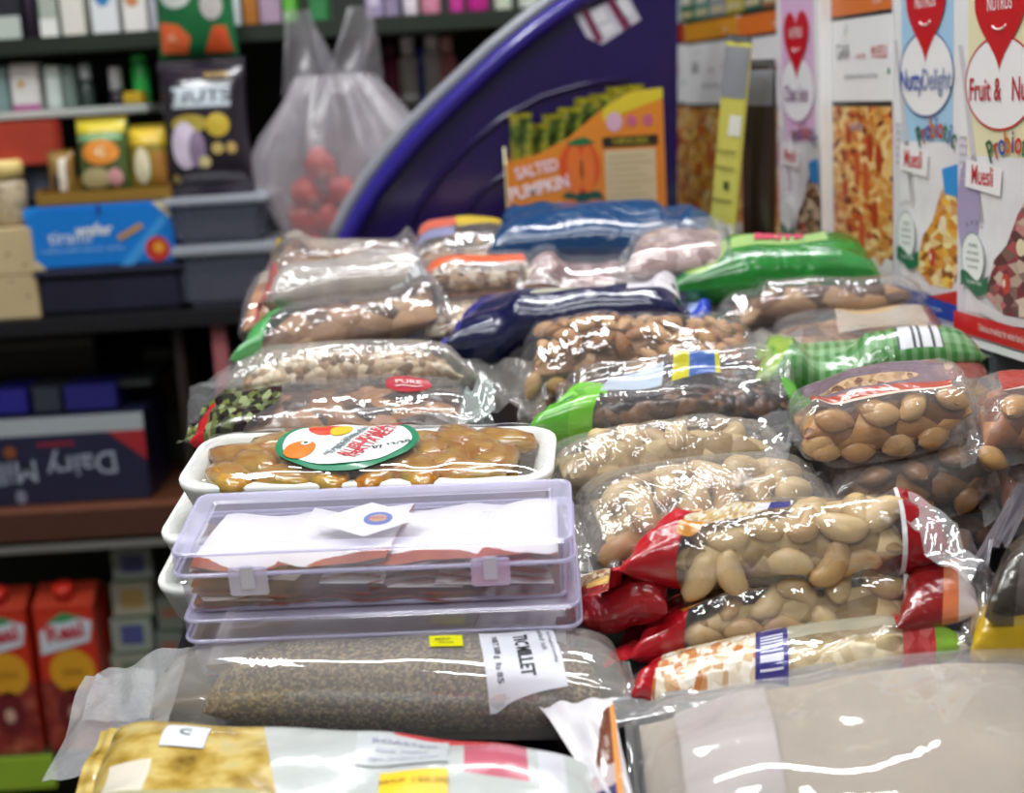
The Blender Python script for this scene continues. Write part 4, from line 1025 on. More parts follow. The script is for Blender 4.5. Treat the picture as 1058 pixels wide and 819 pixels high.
def spoly(col, poly, off=.0014):
    return lambda b, mp: b.flat(poly, lambda u, v: mp(u, v, off), P(col, .45))

# ---------------------------------------------- front left: printed packet and the millet bag behind it
millet = Bag('millet_bag', 'clear bag of brown millet with a lettered white label, in front of the plastic boxes', 'bag',
             [(150, 736), (660, 740), (634, 668), (186, 690)], .030, .050, FILM('sheen-hazed clear film', gloss=.10, haze=.26, hazecol=(.76, .73, .68, 1), bump=.22, bscale=22), seal=(0, .006), ps=5, es=.45, pq=3, eq=.5, endw=.0035, seed=3.1)  # diffuse haze in the film stands in for reflected ceiling light
MIL = VAR('millet grain', [(.2, '#2e1f12'), (.45, '#5a4229'), (.65, '#7e6242'), (.85, '#a08a68')], 650, .7, .5, vor=True, dist=.001)
millet.fill('millet_grain', 'fine brown millet grain filling the clear bag', MIL, .90, .92, .93, 0, s0=-.86, s1=.98)
millet.sheet('seal_flap', [(44, 812), (170, 770), (196, 668), (88, 697)], [.020, .05, .055, .03], FILM('milky zip flap', gloss=.16, haze=.30, bump=.45, bscale=30), wave=.004, label='milky clear zip flap spread out to the left')
millet.sheet('seal_flap', [(85, 745), (155, 745), (160, 690), (100, 693)], [.035, .056, .058, .038], FILM('milky zip flap', gloss=.16, haze=.25, bump=.45, bscale=30), wave=.003)
millet.patch('sticker', .40, .72, -.95, .22, P('#dfe0ea', .35), rot=.10, off=.0012, label='white label lettered MILLET', more=many(
    stxt('TIC MILLET', '#23232b', .05, .02, .50, rot=-PI / 2, sx=.62, bold=.03), stxt('NET 500 g', '#4a4a54', -.62, .3, .22, rot=-PI / 2), stxt('Rs 85', '#4a4a54', -.66, -.55, .22, rot=-PI / 2), stxt('packed fresh', '#8a8a94', .62, .5, .2, rot=-PI / 2), stxt('best before 6 months', '#8a8a94', .84, .2, .15, rot=-PI / 2)))
millet.patch('sticker', .18, .32, -.26, .06, P('#e2e000', .4), rot=.08, label='small yellow price sticker', more=many(stxt('MRP', '#8a8a20', -.2, .2, .5), stxt('85.00', '#8a8a20', 0, -.4, .4)))

frontp = Bag('printed_packet', 'yellow and white printed packet lying at the near left edge', 'packet',
             [(66, 900), (640, 925), (618, 792), (124, 750)], .030, .044,
             PRINTED('golden print packet', [(('band', 1, .10, -1, .42), ('blotch', ['#6a5018', '#a88a3a', '#c8b068', '#b8b088'], 12, 7), 1), (('rect', .0, .0, 1, .30), '#a8a67c', .9), (('rect', .04, .30, .13, .52), '#d8d0c0', 1), (('rect', .74, .5, .86, .98), '#b8586a', 1), (('ell', .72, .86, .12, .07), '#c8303a', 1), (('rect', .88, .0, .93, 1), '#c8c8d0', 1)], '#b4b8b6', .25, bump=.5, bscale=25),
             seal=(.012, .008), part='film', ps=5, es=.45, wr=.003, seed=5.2)
frontp.patch('sticker', -.72, -.54, .18, .58, P('#d2d6de', .4), label='small pale price sticker', more=stxt('C', '#5a5a5a', 0, .1, .8))
frontp.patch('sticker', .16, .42, -.36, .0, P('#e6c020', .4), label='yellow price sticker', more=stxt('MRP 120.00', '#a07a10', 0, .2, .42))
frontp.patch('print_panel', .06, .42, .10, .62, P('#b6babc', .3), off=.0009, more=many(stxt('ROASTED', '#8a8aa8', .05, .35, .36, sx=.9), stxt('fox nuts', '#a8a8c0', .0, -.2, .34), stxt('light crunchy snack', '#a8a8c0', .05, -.65, .2)))

# ---------------------------------------------- front right: flour bag
flour = Bag('flour_bag', 'large clear bag of pale flour at the near right corner', 'bag',
            [(672, 925), (1190, 905), (1085, 672), (652, 745)], .030, .054, FILM('cloudy clear film', gloss=.08, haze=.14, bump=.28, bscale=16), seal=(.004, .01), ps=5, es=.45, pq=3.2, eq=.45, wr=.003, endw=.004, seed=8.4)
flour.fill('wheat_flour', 'pale grey beige flour filling the near clear bag', VAR('pale flour', [(.3, '#8f8172'), (.55, '#a0917f'), (.75, '#aa9c8c')], 9, .85, .2), .965, .95, .95, 0)
flour.patch('label_ghost', -.82, -.42, -.9, .62, P('#a89c98', .5), off=-.0005, label='pale pink paper slip under the film')
flour.patch('sticker', .80, .95, -.3, .55, P('#7f9a52', .45), shape='ellipse', off=.0008, label='green print patch near the right end')
flour.sheet('end_seal', [(625, 746), (1066, 680), (1062, 656), (632, 724)], [.052, .052, .060, .060], FILM('silvery seal', gloss=.25, haze=.55, hazecol=(.55, .57, .60, 1), bump=.4, bscale=30), wave=.002, label='silvery flat seal along the far edge')
flour.sheet('side_fold', [(640, 850), (660, 850), (632, 724), (556, 727)], [.06, .062, .064, .060], P('#cfccd0', .3, coat=.4), wave=.003, label='pale turned-over corner')
flour.sheet('side_fold', [(590, 900), (652, 880), (634, 728), (604, 752)], [.050, .066, .067, .060], PRINTED('brown foil print', [(('rect', .86, 0, 1, 1), '#d8904a', 1), (('rect', 0, .0, .86, .45), '#3a3a66', 1), (('rect', 0, .45, .86, .6), '#b8a8a8', 1)], '#6a3a22'), wave=.002, label='brown side fold with an orange edge')

# ---------------------------------------------- stack of hinged clear plastic boxes of dried fruit sheets
PLA = FILM('lavender clear plastic', tint=(.96, .95, 1, 1), gloss=.08, rough=.12, haze=.16, hazecol=(.74, .72, .92, 1), bump=.05, bscale=8, edge=.40)
PLB = FILM('lavender plastic edge', tint=(.96, .95, 1, 1), gloss=.08, rough=.18, haze=.38, hazecol=(.72, .70, .92, 1), bump=.05, bscale=8, edge=.35)
AAM = VAR('dark red fruit leather', [(.3, '#863018'), (.5, '#a44824'), (.75, '#bc6230')], 30, .4, .3, coat=.3)
PAP = VAR('white paper slip', [(.3, '#dcdad4'), (.7, '#efeeea')], 12, .6)
def ring_path(w, d, r, n=6):
    o = []
    for cx, cy, a in ((w / 2 - r, d / 2 - r, 0), (-w / 2 + r, d / 2 - r, PI / 2), (-w / 2 + r, -d / 2 + r, PI), (w / 2 - r, -d / 2 + r, 1.5 * PI)):
        for i in range(n): t = a + PI / 2 * i / (n - 1); o.append((cx + r * math.cos(t), cy + r * math.sin(t)))
    return o
def shell(b, w, d, r, rings, mat, cap_top=None, cap_bot=None):
    """walls through a list of (inset, z) rounded rectangles"""
    L = [[(x, y, z) for x, y in ring_path(w - 2 * i, d - 2 * i, max(.002, r - i))] for i, z in rings]
    n = len(L[0]); vs = [p for l in L for p in l]
    fs = [(j * n + k, j * n + (k + 1) % n, (j + 1) * n + (k + 1) % n, (j + 1) * n + k) for j in range(len(L) - 1) for k in range(n)]
    if cap_top: fs.append(tuple((len(L) - 1) * n + k for k in range(n)))
    if cap_bot: fs.append(tuple(range(n))[::-1])
    b.add(vs, fs, mat)
BXH = .0405
pl, pr_ = pile(176, 573, .135), pile(591, 556, .135)
pbk = pile(392, 503, .135)
bw = (pr_ - pl).length; byaw = math.atan2(pr_.y - pl.y, pr_.x - pl.x); bd = pbk.y - (pl.y + pr_.y) / 2
bc = (pl + pr_) / 2 + Vector((-math.sin(byaw), math.cos(byaw))) * bd / 2
def fruit_box(lev, label, rich):
    z0 = .135 - BXH * (lev + 1) - .0006 * lev
    M = pileM(bc.x + (.002 if lev == 1 else 0), bc.y - (.002 if lev == 1 else 0), z0, byaw + (.004 if lev % 2 else 0))
    root = empty('fruit_box', M, label, 'box', 'clear hinged boxes of fruit leather')
    w, d, h = bw, bd, BXH
    b = MB(); shell(b, w, d, .007, [(.006, .0012), (.0035, .003), (.0015, h * .62), (.0, h * .64)], PLA, cap_bot=True)
    b.build('box_body', root)
    b = MB(); path = ring_path(w - .002, d - .002, .007); b.tube([(x, y, h * .63) for x, y in path], .0011, PLB, 6, closed=True)
    b.tube([(x, y, .0022) for x, y in ring_path(w - .010, d - .010, .006)], .0013, PLB, 6, closed=True); b.build('rim', root)
    b = MB(); shell(b, w + .002, d + .002, .008, [(0, h * .66), (.0, h * .95), (.002, h)], PLA)
    shell(b, w, d, .007, [(.001, h), (.010, h), (.0115, h - .0012), (.0125, h - .0012)], PLB)
    shell(b, w, d, .007, [(.0125, h - .0012), (w * .3, h - .0012)], PLA) if False else None
    t = ring_path(w - .025, d - .025, .004); b.add([(x, y, h - .0012) for x, y in t], [tuple(range(len(t)))], PLA)
    b.tube([(x, y, h * .67) for x, y in ring_path(w + .002, d + .002, .008)], .0012, PLB, 6, closed=True)
    b.tube([(x, y, h - .0008) for x, y in ring_path(w, d, .007)], .0012, PLB, 6, closed=True)
    if rich:
        b.text('FRUIT', lambda x, y: (x, y, h - .0008), PLB, w * .33, -d * .05, .012, bold=.01)
    lid = b.build('lid', root)
    for sx_ in (-.31, .295) if rich else ():
        b = MB(); b.box((w * sx_ - .011, -d / 2 - .0042, h * .36), (w * sx_ + .011, -d / 2 - .0022, h * .80), PLB, .0009)
        b.box((w * sx_ - .004, -d / 2 - .0056, h * .48), (w * sx_ + .004, -d / 2 - .0044, h * .84), P('#d8d6ea', .3), .0005); b.build('latch', lid)
    if lev < 2:
        random.seed(20 + lev)
        # paper slips and leather sheets in layers
        for i in range(12 if rich else 4):
            x = w * (-.36 + .24 * (i % 4) + .02 * (i // 4)); z = .004 + (h * .74) * (i // 4) / 3.0 + .0012 * (i % 2)
            sw, sd = w * random.uniform(.25, .33), d * .42
            for nm, mat, dz, kk in (('fruit_leather', AAM, 0, 1.0), ('paper_slip', PAP, .0052, .97))[:2 if (i >= 8 or not rich) else 1]:
                bb = MB(); sdv = random.random() * 20
                def fn(u, v, z=z + dz, x=x, kk=kk, sdv=sdv):
                    q = .0016 * math.sin(u * 3 + i * 1.3) + .0012 * noise.noise(Vector((u * 2 + i, v * 2, i)))
                    return (max(-w / 2 + .008, min(w / 2 - .008, x + sw * .5 * u * kk + .006 * v)), -d * .02 + sd * v * kk * (1 if v > 0 else 1.04) + .003 * noise.noise(Vector((u * 2 + sdv, i, 0))), z + q - (.004 * max(0, -v - .35) * (1 + .5 * math.sin(i * 2.1 + u * 2)) if nm == 'paper_slip' and rich else 0))
                us, vs = lin(-1, 1, 12), lin(-1, 1, 6)
                bb.grid(fn, us, vs, mat, True); bb.grid(lambda u, v: tuple(a + c for a, c in zip(fn(u, v), (0, 0, .0040 if nm == 'fruit_leather' else .0003))), us, vs, mat, True, flip=True)
                o = bb.build(nm, None, root.matrix_world)
                up = 'upper' if rich else 'lower'
                tag(o, ('dark red fruit leather sheet layered inside the %s clear box' if nm == 'fruit_leather' else 'torn white paper slip between the fruit sheets in the %s clear box') % up, 'food' if nm == 'fruit_leather' else 'paper', ('fruit leather sheets in the %s box' if nm == 'fruit_leather' else 'paper slips in the %s box') % up)
        if rich:
            for j, (xa, xb, za, zb, tl) in enumerate(((-.14, .05, .42, .64, .03), (.03, .17, .30, .54, -.05), (.15, .29, .34, .62, .03), (.27, .42, .30, .66, -.03), (-.27, -.15, .52, .64, .05), (-.44, -.30, .20, .30, -.04))):
                bb = MB(); yb = -d * .462 + .0010 * (j % 2)
                q = [(xa * w, yb, za * h), (xb * w - tl * w, yb - .0006, za * h - .0012), (xb * w, yb + .010, zb * h), (xa * w + tl * w, yb + .011, zb * h + .001)]
                bb.add(q + [(x, y + .0004, z + .0004) for x, y, z in q], [(0, 1, 2, 3), (7, 6, 5, 4), (0, 4, 5, 1), (1, 5, 6, 2), (2, 6, 7, 3), (3, 7, 4, 0)], PAP)
                tag(bb.build('paper_slip', None, root.matrix_world), 'torn white paper slip along the front of the upper clear box', 'paper', 'paper slips along the front of the upper box')
            bb = MB(); bb.flat(ell(w * .0, d * .02, .0085, .0085), lambda x, y: (x, y, h - .0026), P('#3f5fae', .4)); bb.flat(ell(0, d * .02, .0055, .0045), lambda x, y: (x, y, h - .0024), P('#c8a060', .4)); bb.text('FRESH', lambda x, y: (x, y, h - .0022), P('#b8382a', .4), 0, d * .02, .004, bold=.02)
            bb.flat(ell(-.006, d * .02, .034, .022, 4), lambda x, y: (x, y, h - .0028), PAP)
            o = bb.build('brand_slip', None, root.matrix_world); tag(o, 'white slip with a blue round emblem lying under the upper box lid', 'paper')
fruit_box(0, 'upper clear hinged box of fruit leather with a blue emblem slip', True)
fruit_box(1, 'clear hinged box just beneath the upper one, its rim above the millet bag', False)
fruit_box(2, 'third clear hinged box, hidden low in the stack behind the millet bag', False) if False else None
b = MB(); b.box((-bw * .46, -bd * .30, .0), (bw * .46, bd * .46, .135 - 2 * BXH - .0022), P('#3344a8', .4), .006, 3)
tag(b.build('blue_carton', None, pileM(bc.x - .004, bc.y, .0006, byaw)), 'blue carton peeking out beneath the clear hinged boxes', 'carton')

# ---------------------------------------------- white foam trays of candied fruit
FOAM = VAR('white foam', [(.3, '#e2e4e0'), (.7, '#f0f1ee')], 30, .5, .15, bscale=260, dist=.0006)
CAND = VAR('amber candied fruit', [(.25, '#6a3a10'), (.4, '#a86a22'), (.5, '#bc9040'), (.6, '#968038'), (.75, '#a8521a')], 26, .22, .5, coat=.8, bscale=70, dist=.004)
CLING = FILM('cling film', gloss=.20, rough=.05, haze=.03, bump=.30, bscale=12, edge=.6)
FRM = []
for k in range(3):
    bb = MB(); sd = 3.3 * k
    bb.lathe([(.003, 0), (.012, .002), (.0155, .007), (.014, .013), (.008, .016), (.002, .0165)], CAND, 16)
    bb.v = [(x * (1.6 + .35 * noise.noise(Vector((x * 90, y * 90, sd)))), y * (.85 + .2 * noise.noise(Vector((x * 80, sd, y * 80)))), z * .82 + .0016 * noise.noise(Vector((x * 120, y * 120, sd)))) for x, y, z in bb.v]
    FRM.append(bb.build_mesh('candied_fruit'))
def tray(label, fl, frr, by, h0, hh, group, detail, yaw=None):
    a, c = pile(*fl, h0 + hh), pile(*frr, h0 + hh); bk = pile((fl[0] + frr[0]) / 2, by, h0 + hh)
    w = (c - a).length; ya = math.atan2(c.y - a.y, c.x - a.x) if yaw is None else yaw; d = bk.y - (a.y + c.y) / 2
    m = (a + c) / 2 + Vector((-math.sin(ya), math.cos(ya))) * d / 2
    M = pileM(m.x, m.y, h0, ya); root = empty('foam_tray', M, label, 'tray', group)
    b = MB(); shell(b, w, d, .022, [(.012, 0), (.010, .002), (.0015, hh * .8), (.0, hh * .9), (.0, hh), (.002, hh + .001), (.009, hh), (.012, hh * .82), (.018, .004)], FOAM, cap_top=True, cap_bot=True)
    b.sm = [True] * len(b.sm); b.sm[-1] = b.sm[-2] = False
    b.build('tray_body', root)
    dome = lambda u, v, o=0: (u * (w / 2 - .004), v * (d / 2 - .004), hh + .0016 + .008 * max(0, 1 - abs(u) ** 4) ** .5 * max(0, 1 - abs(v) ** 4) ** .5 + .0020 * noise.noise(Vector((u * 5 + h0 * 90, v * 3, 2))) + o)
    def rnd(u, v):                                                     # square to rounded square
        k = 1 - .045 * (abs(u) * abs(v)) ** 3
        return u * k, v * k
    b = MB(); b.grid(lambda u, v: dome(*rnd(u, v)), lin(-1, 1, 40), lin(-1, 1, 26), CLING); cling = b.build('cling_film', root)
    if detail:
        random.seed(5)
        for j in range(4):
            for i in range(6):
                x = -w / 2 + .026 + (w - .052) * (i + .5 * (j % 2) + .25) / 6; y = -d / 2 + .018 + (d - .036) * j / 3
                o = bpy.data.objects.new('candied_fruit', random.choice(FRM)); COL.objects.link(o)
                o.matrix_world = M @ Matrix.Translation((x + random.uniform(-.003, .003), y + random.uniform(-.002, .002), hh - .0085 + random.uniform(0, .002))) @ Matrix.Rotation(random.uniform(0, 6.28), 4, 'Z')
                tag(o, 'glazed amber candied fruit piece under the cling film of the top tray', 'food', 'candied fruit in the top tray')
        b = MB(); b.box((-w / 2 + .024, -d / 2 + .024, .0045), (w / 2 - .024, d / 2 - .024, hh - .009), CAND, .003)
        tag(b.build('candied_fruit_base', None, M), 'sticky amber fruit under the top layer of the top tray', 'food', None, 'stuff')
        # oval label
        b = MB(); cx, cy, rx, ry = -.012 * w / .2, d * .02, w * .195, d * .44
        G, Wt = P('#1f7a55', .35, coat=.4), P('#e6eae8', .35, coat=.4)
        def lp(x, y, o=.001): u, v = x / (w / 2 - .004), y / (d / 2 - .004); return dome(u, v, o)
        def lell(rx_, ry_, mat, o, cx_=cx, cy_=cy): b.grid(lambda r, t: lp(cx_ + r * rx_ * math.cos(t), cy_ + r * ry_ * math.sin(t), o), lin(.02, 1, 6), lin(0, 2 * PI, 41), mat)
        lell(rx, ry, G, .0010); lell(rx * .90, ry * .86, Wt, .0014)
        lell(rx * .22, ry * .36, P('#d8762a', .35), .0018, cx - rx * .62, cy - ry * .30); lell(rx * .26, ry * .22, P('#c83a22', .35), .0018, cx - rx * .36, cy + ry * .52); lell(rx * .16, ry * .2, P('#d8b02a', .35), .0020, cx - rx * .14, cy + ry * .42)
        lell(rx * .07, ry * .11, P('#e8e8e8', .35), .0022, cx - rx * .56, cy - ry * .1); lell(rx * .03, ry * .05, P('#1a6a3a', .35), .0024, cx - rx * .56, cy - ry * .1)
        for t, x, y, s_, r_, cc in (('ALUBUKHARA', .22, -.02, .0125, 1.15, '#b8222c'), ('KHATTA MEETHA', .40, .06, .0125, 1.15, '#b8222c'), ('sun dried and candied', .02, -.02, .006, 1.15, '#5a6a70'), ('net weight 200 g', -.10, -.18, .006, 1.15, '#5a6a70'), ('a product of the hills', .10, .30, .0055, 1.15, '#5a6a70'), ('by 12/20', .64, -.20, .009, .4, '#2a2a3a')):
            b.text(t, lambda px_, py_: lp(px_, py_, .0019), P(cc, .5), cx + rx * x, cy + ry * y, s_, rot=r_, sx=.62 if s_ > .01 else .8, bold=.015)
        o = b.build('label', cling); o['label'] = 'white oval label with a green rim and red lettering'
    return root, M, w, d
TH = .0310
TG = 'foam trays stacked behind the clear boxes'
tray('topmost white foam tray of candied fruit with a green-rimmed oval label', (176, 506), (571, 497), 445, .098, TH, TG, True)
_t2 = tray('second foam tray from the top, jutting out at the left', (158, 561), (540, 552), 490, .098 - TH - .011, TH, TG, False)
b = MB(); b.box((-_t2[2] / 2 + .024, -_t2[3] / 2 + .024, .0045), (_t2[2] / 2 - .024, _t2[3] / 2 - .024, TH - .006), CAND, .004)
tag(b.build('candied_fruit_base', None, _t2[1]), 'sticky amber fruit filling the second foam tray', 'food', None, 'stuff')
tray('third foam tray from the top, jutting out at the left', (155, 612), (540, 600), 535, .098 - 2 * (TH + .011), TH, TG, False)
for (x, y, h) in ((-.072, -.03, .064), (-.066, .0, .064), (-.075, -.03, .022)): pass

# ---------------------------------------------- cashew packets on the right
RED_ = '#a3121c'
def cash_regs(dense_=True):
    return [(('rect', 0, 0, .17, 1), RED_, 1), (('rect', .86, 0, 1, 1), '#8f1019', 1), (('rect', .845, 0, .86, 1), '#d8d8da', .9),
            (('band', 1, -.25, -.2, .02), '#b8202a', 1), (('ell', .28, .40, .14, .17), ('cells', ['#c8bca0', '#e0d8c8', '#a8865a', '#c8a868'], 90, 18), .93), (('ell', .18, .24, .04, .10), '#c8842e', .9)]
p1 = Bag('cashew_packet', 'red-ended clear packet of cashews lying on top of two others', 'packet', [(640, 612), (985, 592), (952, 540), (700, 556)], .071, .046,
         PRINTED('red ended cashew film', cash_regs() + [(('rect', .42, .34, .49, .50), '#34347c', 1), (('rect', .37, .34, .42, .50), '#d4d4da', .9)], bump=.8, bscale=40), 'red cashew packets', seal=(.018, .028), ps=4, es=.5, endw=.004, seed=2.2)
p1.fill('cashew_filling', 'cashew kernels deeper in the topmost red-ended packet', CASHFILL, .90, .80, .80, .004, 45, s0=-.80, s1=.80)
p1.nuts('cashew_kernel', 'pale cashew kernel showing through the window of the topmost red-ended packet', 'nut', 'cashews in the topmost red packet', CASHM, .030, -.60, .66, -.86, .62, gap=.70)
p2 = Bag('cashew_packet', 'red-ended packet of cashews squeezed under the topmost one', 'packet', [(650, 680), (985, 655), (965, 610), (690, 625)], .036, .042,
         PRINTED('red ended cashew film lower', cash_regs(), bump=.8, bscale=40), 'red cashew packets', seal=(.016, .028), ps=4, es=.5, endw=.004, seed=12.2)
p2.fill('cashew_filling', 'cashew kernels deeper in the packet under the topmost red-ended one', CASHFILL, .90, .80, .80, .004, 45, s0=-.80, s1=.80)
p2.nuts('cashew_kernel', 'pale cashew kernel in the shaded packet under the topmost red-ended one', 'nut', 'cashews in the second red packet', CASHM, .027, -.62, .66, -.9, -.3, gap=.74)
p3 = Bag('cashew_packet', 'white and clear cashew packet with a purple label and green red stripes', 'packet', [(652, 742), (1000, 692), (976, 650), (668, 690)], .032, .040,
         PRINTED('striped cashew film', [(('rect', 0, 0, .06, 1), RED_, 1), (('rect', .06, .0, .36, 1), ('cells', ['#e0d8c8', '#eee8dc', '#d0b890', '#b8703a'], 46, 9), .96), (('rect', .36, .0, .46, 1), '#33307a', 1), (('rect', .375, .1, .445, .9), ('lines', '#33307a', '#d8d8e6', 34, 1), 1), (('rect', .46, .45, .80, 1), '#d0ccb4', .55), (('rect', .80, 0, .90, 1), ('cells', ['#b01c26', '#c83a40', '#d86a6a'], 40, 12), 1), (('rect', .90, 0, .97, 1), '#7fae3a', 1), (('rect', .97, 0, 1.1, 1), '#e0e4d8', .8)], bump=.7, bscale=40),
         'red cashew packets', seal=(.012, .016), ps=4, es=.5, endw=.003, seed=22.2)
p3.fill('cashew_filling', 'pale cashew pieces filling the striped packet', VAR('cashew pieces', [(.2, '#c0a878'), (.5, '#d8c49a'), (.8, '#e4d6b4')], 120, .5, .8, vor=True, dist=.003), .93, .86, .9, .002, 90)
redend = Bag('cashew_packet', 'crumpled red packet end poking out between the clear boxes and the cashews', 'packet', [(594, 650), (690, 655), (690, 605), (600, 600)], .052, .032,
             PRINTED('crumpled red print', [(('rect', .0, .55, .5, 1), ('cells', ['#d8c8a0', '#8a4a2a', '#e0d0b0'], 20, 14), .9), (('ell', .3, .5, .2, .1), '#d8b05a', .9)], '#8d1119', bump=1.0, bscale=60), None, seal=(.012, 0), wr=.006, endw=.006, seed=31.0)
cashlab = ['clear bag of cashews with big kernels showing, right of the foam tray', 'clear bag of cashews behind the big-kernel one']
q1 = Bag('cashew_bag', cashlab[1], 'bag', [(578, 520), (815, 482), (765, 444), (560, 470)], .070, .045, CLEARW, 'clear cashew bags', seal=(.008, .006), ps=4, es=.5, endw=.004, seed=40.1)
q1.fill('cashew_filling', 'cashew kernels deeper in the farther clear bag', CASHFILL, .88, .82, .78, .004, 45)
q1.nuts('cashew_kernel', 'pale cashew kernel in the farther clear bag', 'nut', 'cashews in the farther clear bag', CASHM, .031, -.8, .84, -.7, .5, gap=.86, front=False, maxn=30)
q2 = Bag('cashew_bag', cashlab[0], 'bag', [(612, 572), (872, 538), (826, 480), (590, 512)], .064, .052, CLEARW, 'clear cashew bags', seal=(.010, .008), ps=4, es=.5, endw=.004, seed=44.7)
q2.fill('cashew_filling', 'cashew kernels deeper in the nearer clear bag', CASHFILL, .86, .80, .74, .004, 45)
q2.nuts('cashew_kernel', 'pale cashew kernel in the nearer clear bag', 'nut', 'cashews in the nearer clear bag', CASHM, .032, -.78, .84, -.86, .55, gap=.78)
q2.sheet('side_fold', [(598, 640), (640, 585), (640, 520), (580, 520)], [.05, .075, .10, .09], CLEARW, wave=.005, label='crinkled clear fold hanging on the left side')

# ---------------------------------------------- amber nut packs on the right
def nutpack(label, quad, h0, H, regs, seed, group, seal=(.012, .012), fillmat=None, **k):
    return Bag('nut_pack', label, 'pack', quad, h0, H, PRINTED('nut pack film %d' % int(seed), regs, bump=.6, bscale=40, haze=.10), group, seal=seal, ps=7, es=.45, pq=7, eq=.42, wr=.002, endw=.004, seed=seed, **k)
LABEL_R = [(('rect', .08, .24, .86, .98), '#75606c', .8), (('rect', .08, .20, .86, .30), '#a8432e', .95), (('ell', .42, .44, .28, .11), ('cells', ['#9a7a5a', '#c8a882', '#6a4a3a'], 30, 12), .95), (('rect', .08, .175, .86, .20), '#e0c8b8', .95)]
NPG = 'blocky packs of amber nuts'
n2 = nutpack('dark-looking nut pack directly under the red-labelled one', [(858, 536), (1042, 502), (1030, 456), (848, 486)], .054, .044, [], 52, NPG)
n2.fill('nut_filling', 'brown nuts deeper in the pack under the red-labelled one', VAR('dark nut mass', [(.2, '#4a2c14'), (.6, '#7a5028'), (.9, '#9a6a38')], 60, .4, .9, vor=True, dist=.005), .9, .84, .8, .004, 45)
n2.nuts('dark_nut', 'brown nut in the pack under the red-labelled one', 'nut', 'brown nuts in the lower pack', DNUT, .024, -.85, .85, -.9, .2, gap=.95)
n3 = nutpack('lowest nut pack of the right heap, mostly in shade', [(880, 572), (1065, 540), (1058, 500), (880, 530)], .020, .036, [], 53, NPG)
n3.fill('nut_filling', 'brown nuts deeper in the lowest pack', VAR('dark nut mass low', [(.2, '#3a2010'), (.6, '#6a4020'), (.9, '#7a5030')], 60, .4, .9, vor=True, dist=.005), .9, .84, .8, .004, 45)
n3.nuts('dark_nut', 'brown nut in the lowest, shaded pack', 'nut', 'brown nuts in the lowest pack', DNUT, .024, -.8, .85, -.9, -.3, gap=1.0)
n1 = nutpack('blocky clear pack of amber nuts with a red-edged label, topmost of the right heap', [(825, 474), (1012, 448), (985, 404), (812, 424)], .094, .042, LABEL_R, 51, NPG, (.020, .016))
n1.fill('nut_filling', 'amber nuts deeper in the red-labelled pack', VAR('amber nut mass', [(.2, '#7a4a20'), (.6, '#b07a3c'), (.9, '#c8904e')], 55, .35, .9, vor=True, dist=.006, coat=.4), .93, .86, .86, .004, 45)
n1.nuts('amber_nut', 'glossy amber nut in the red-labelled pack', 'nut', 'amber nuts in the red-labelled pack', PEAM, .027, -.84, .86, -.95, -.45, gap=.88, align=.6)
n1.nuts('amber_nut', 'glossy amber nut low in the front of the red-labelled pack', 'nut', 'amber nuts low in the red-labelled pack', PEAM, .025, -.84, .84, -.93, -.90, gap=.92, align=.6, maxn=9)
n4 = nutpack('amber nut pack with a red label cut by the right edge', [(1012, 478), (1150, 455), (1120, 412), (1000, 432)], .085, .040, [(('rect', .2, .45, 1, .98), '#a8382e', .9), (('rect', .2, .40, 1, .46), '#d8c8c0', .9)], 54, NPG)
n4.fill('nut_filling', 'amber nuts deeper in the pack at the right edge', VAR('amber nut mass r', [(.2, '#7a4220'), (.6, '#a8683c'), (.9, '#c08048')], 55, .35, .9, vor=True, dist=.006, coat=.4), .93, .86, .84, .004, 45)
n4.nuts('amber_nut', 'glossy amber nut in the pack cut by the right edge', 'nut', 'amber nuts at the right edge', PEAM, .028, -.9, .8, -.9, .0, gap=.95)
n5 = nutpack('red-labelled nut pack behind the topmost one', [(930, 428), (1040, 418), (1010, 388), (900, 398)], .072, .036, [(('rect', .1, .2, .95, .98), '#8a3a34', .75), (('ell', .45, .6, .2, .15), '#cfae90', .9)], 55, NPG)
n5.fill('nut_filling', 'amber nuts in the pack behind the topmost one', CAND, .92, .86, .84, .002, 45)
n6 = nutpack('nut pack lying under the right-edge pack', [(1035, 535), (1170, 515), (1150, 470), (1020, 490)], .045, .040, [], 56, NPG)
n6.fill('nut_filling', 'reddish nuts in the pack under the right-edge one', VAR('red nut mass', [(.2, '#4a2010'), (.6, '#8a4a28'), (.9, '#a8683a')], 55, .35, .9, vor=True, dist=.006, coat=.3), .93, .86, .84, .004, 45)
dk = Bag('dark_packet', 'smoky dark packet cut by the right edge below the nut packs', 'packet', [(1015, 660), (1140, 640), (1130, 565), (1035, 592)], .060, .046,
         PRINTED('smoky packet', [(('rect', 0, 0, .25, 1), '#3a3226', .75), (('rect', .3, .2, .9, .9), '#6a5a50', .6)], bump=.6), None, seal=(.016, .01), wr=.003, seed=61)
dk.fill('dark_filling', 'dark dried fruit filling the smoky packet', VAR('dark brown mass', [(.3, '#2a1e18'), (.7, '#5a4a40')], 60, .5, .6), .9, .86, .85, .002, 60)
dk.sheet('clip_strip', [(1000, 588), (1030, 588), (1075, 500), (1050, 500)], [.10, .10, .10, .10], P('#4a464c', .25, coat=.3), wave=.001, label='smoky grey stiff strip sticking up')
yl = Bag('yellow_packet', 'small yellow printed packet peeping out beside the flour bag', 'packet', [(1000, 700), (1090, 690), (1080, 652), (1006, 664)], .040, .036,
         PRINTED('yellow black print', [(('ell', .75, .6, .25, .3), '#b8b8b8', 1), (('rect', 0, .8, 1, 1), '#2a2420', 1)], '#c8a41e', bump=.5), None, seal=(0, 0), seed=63)
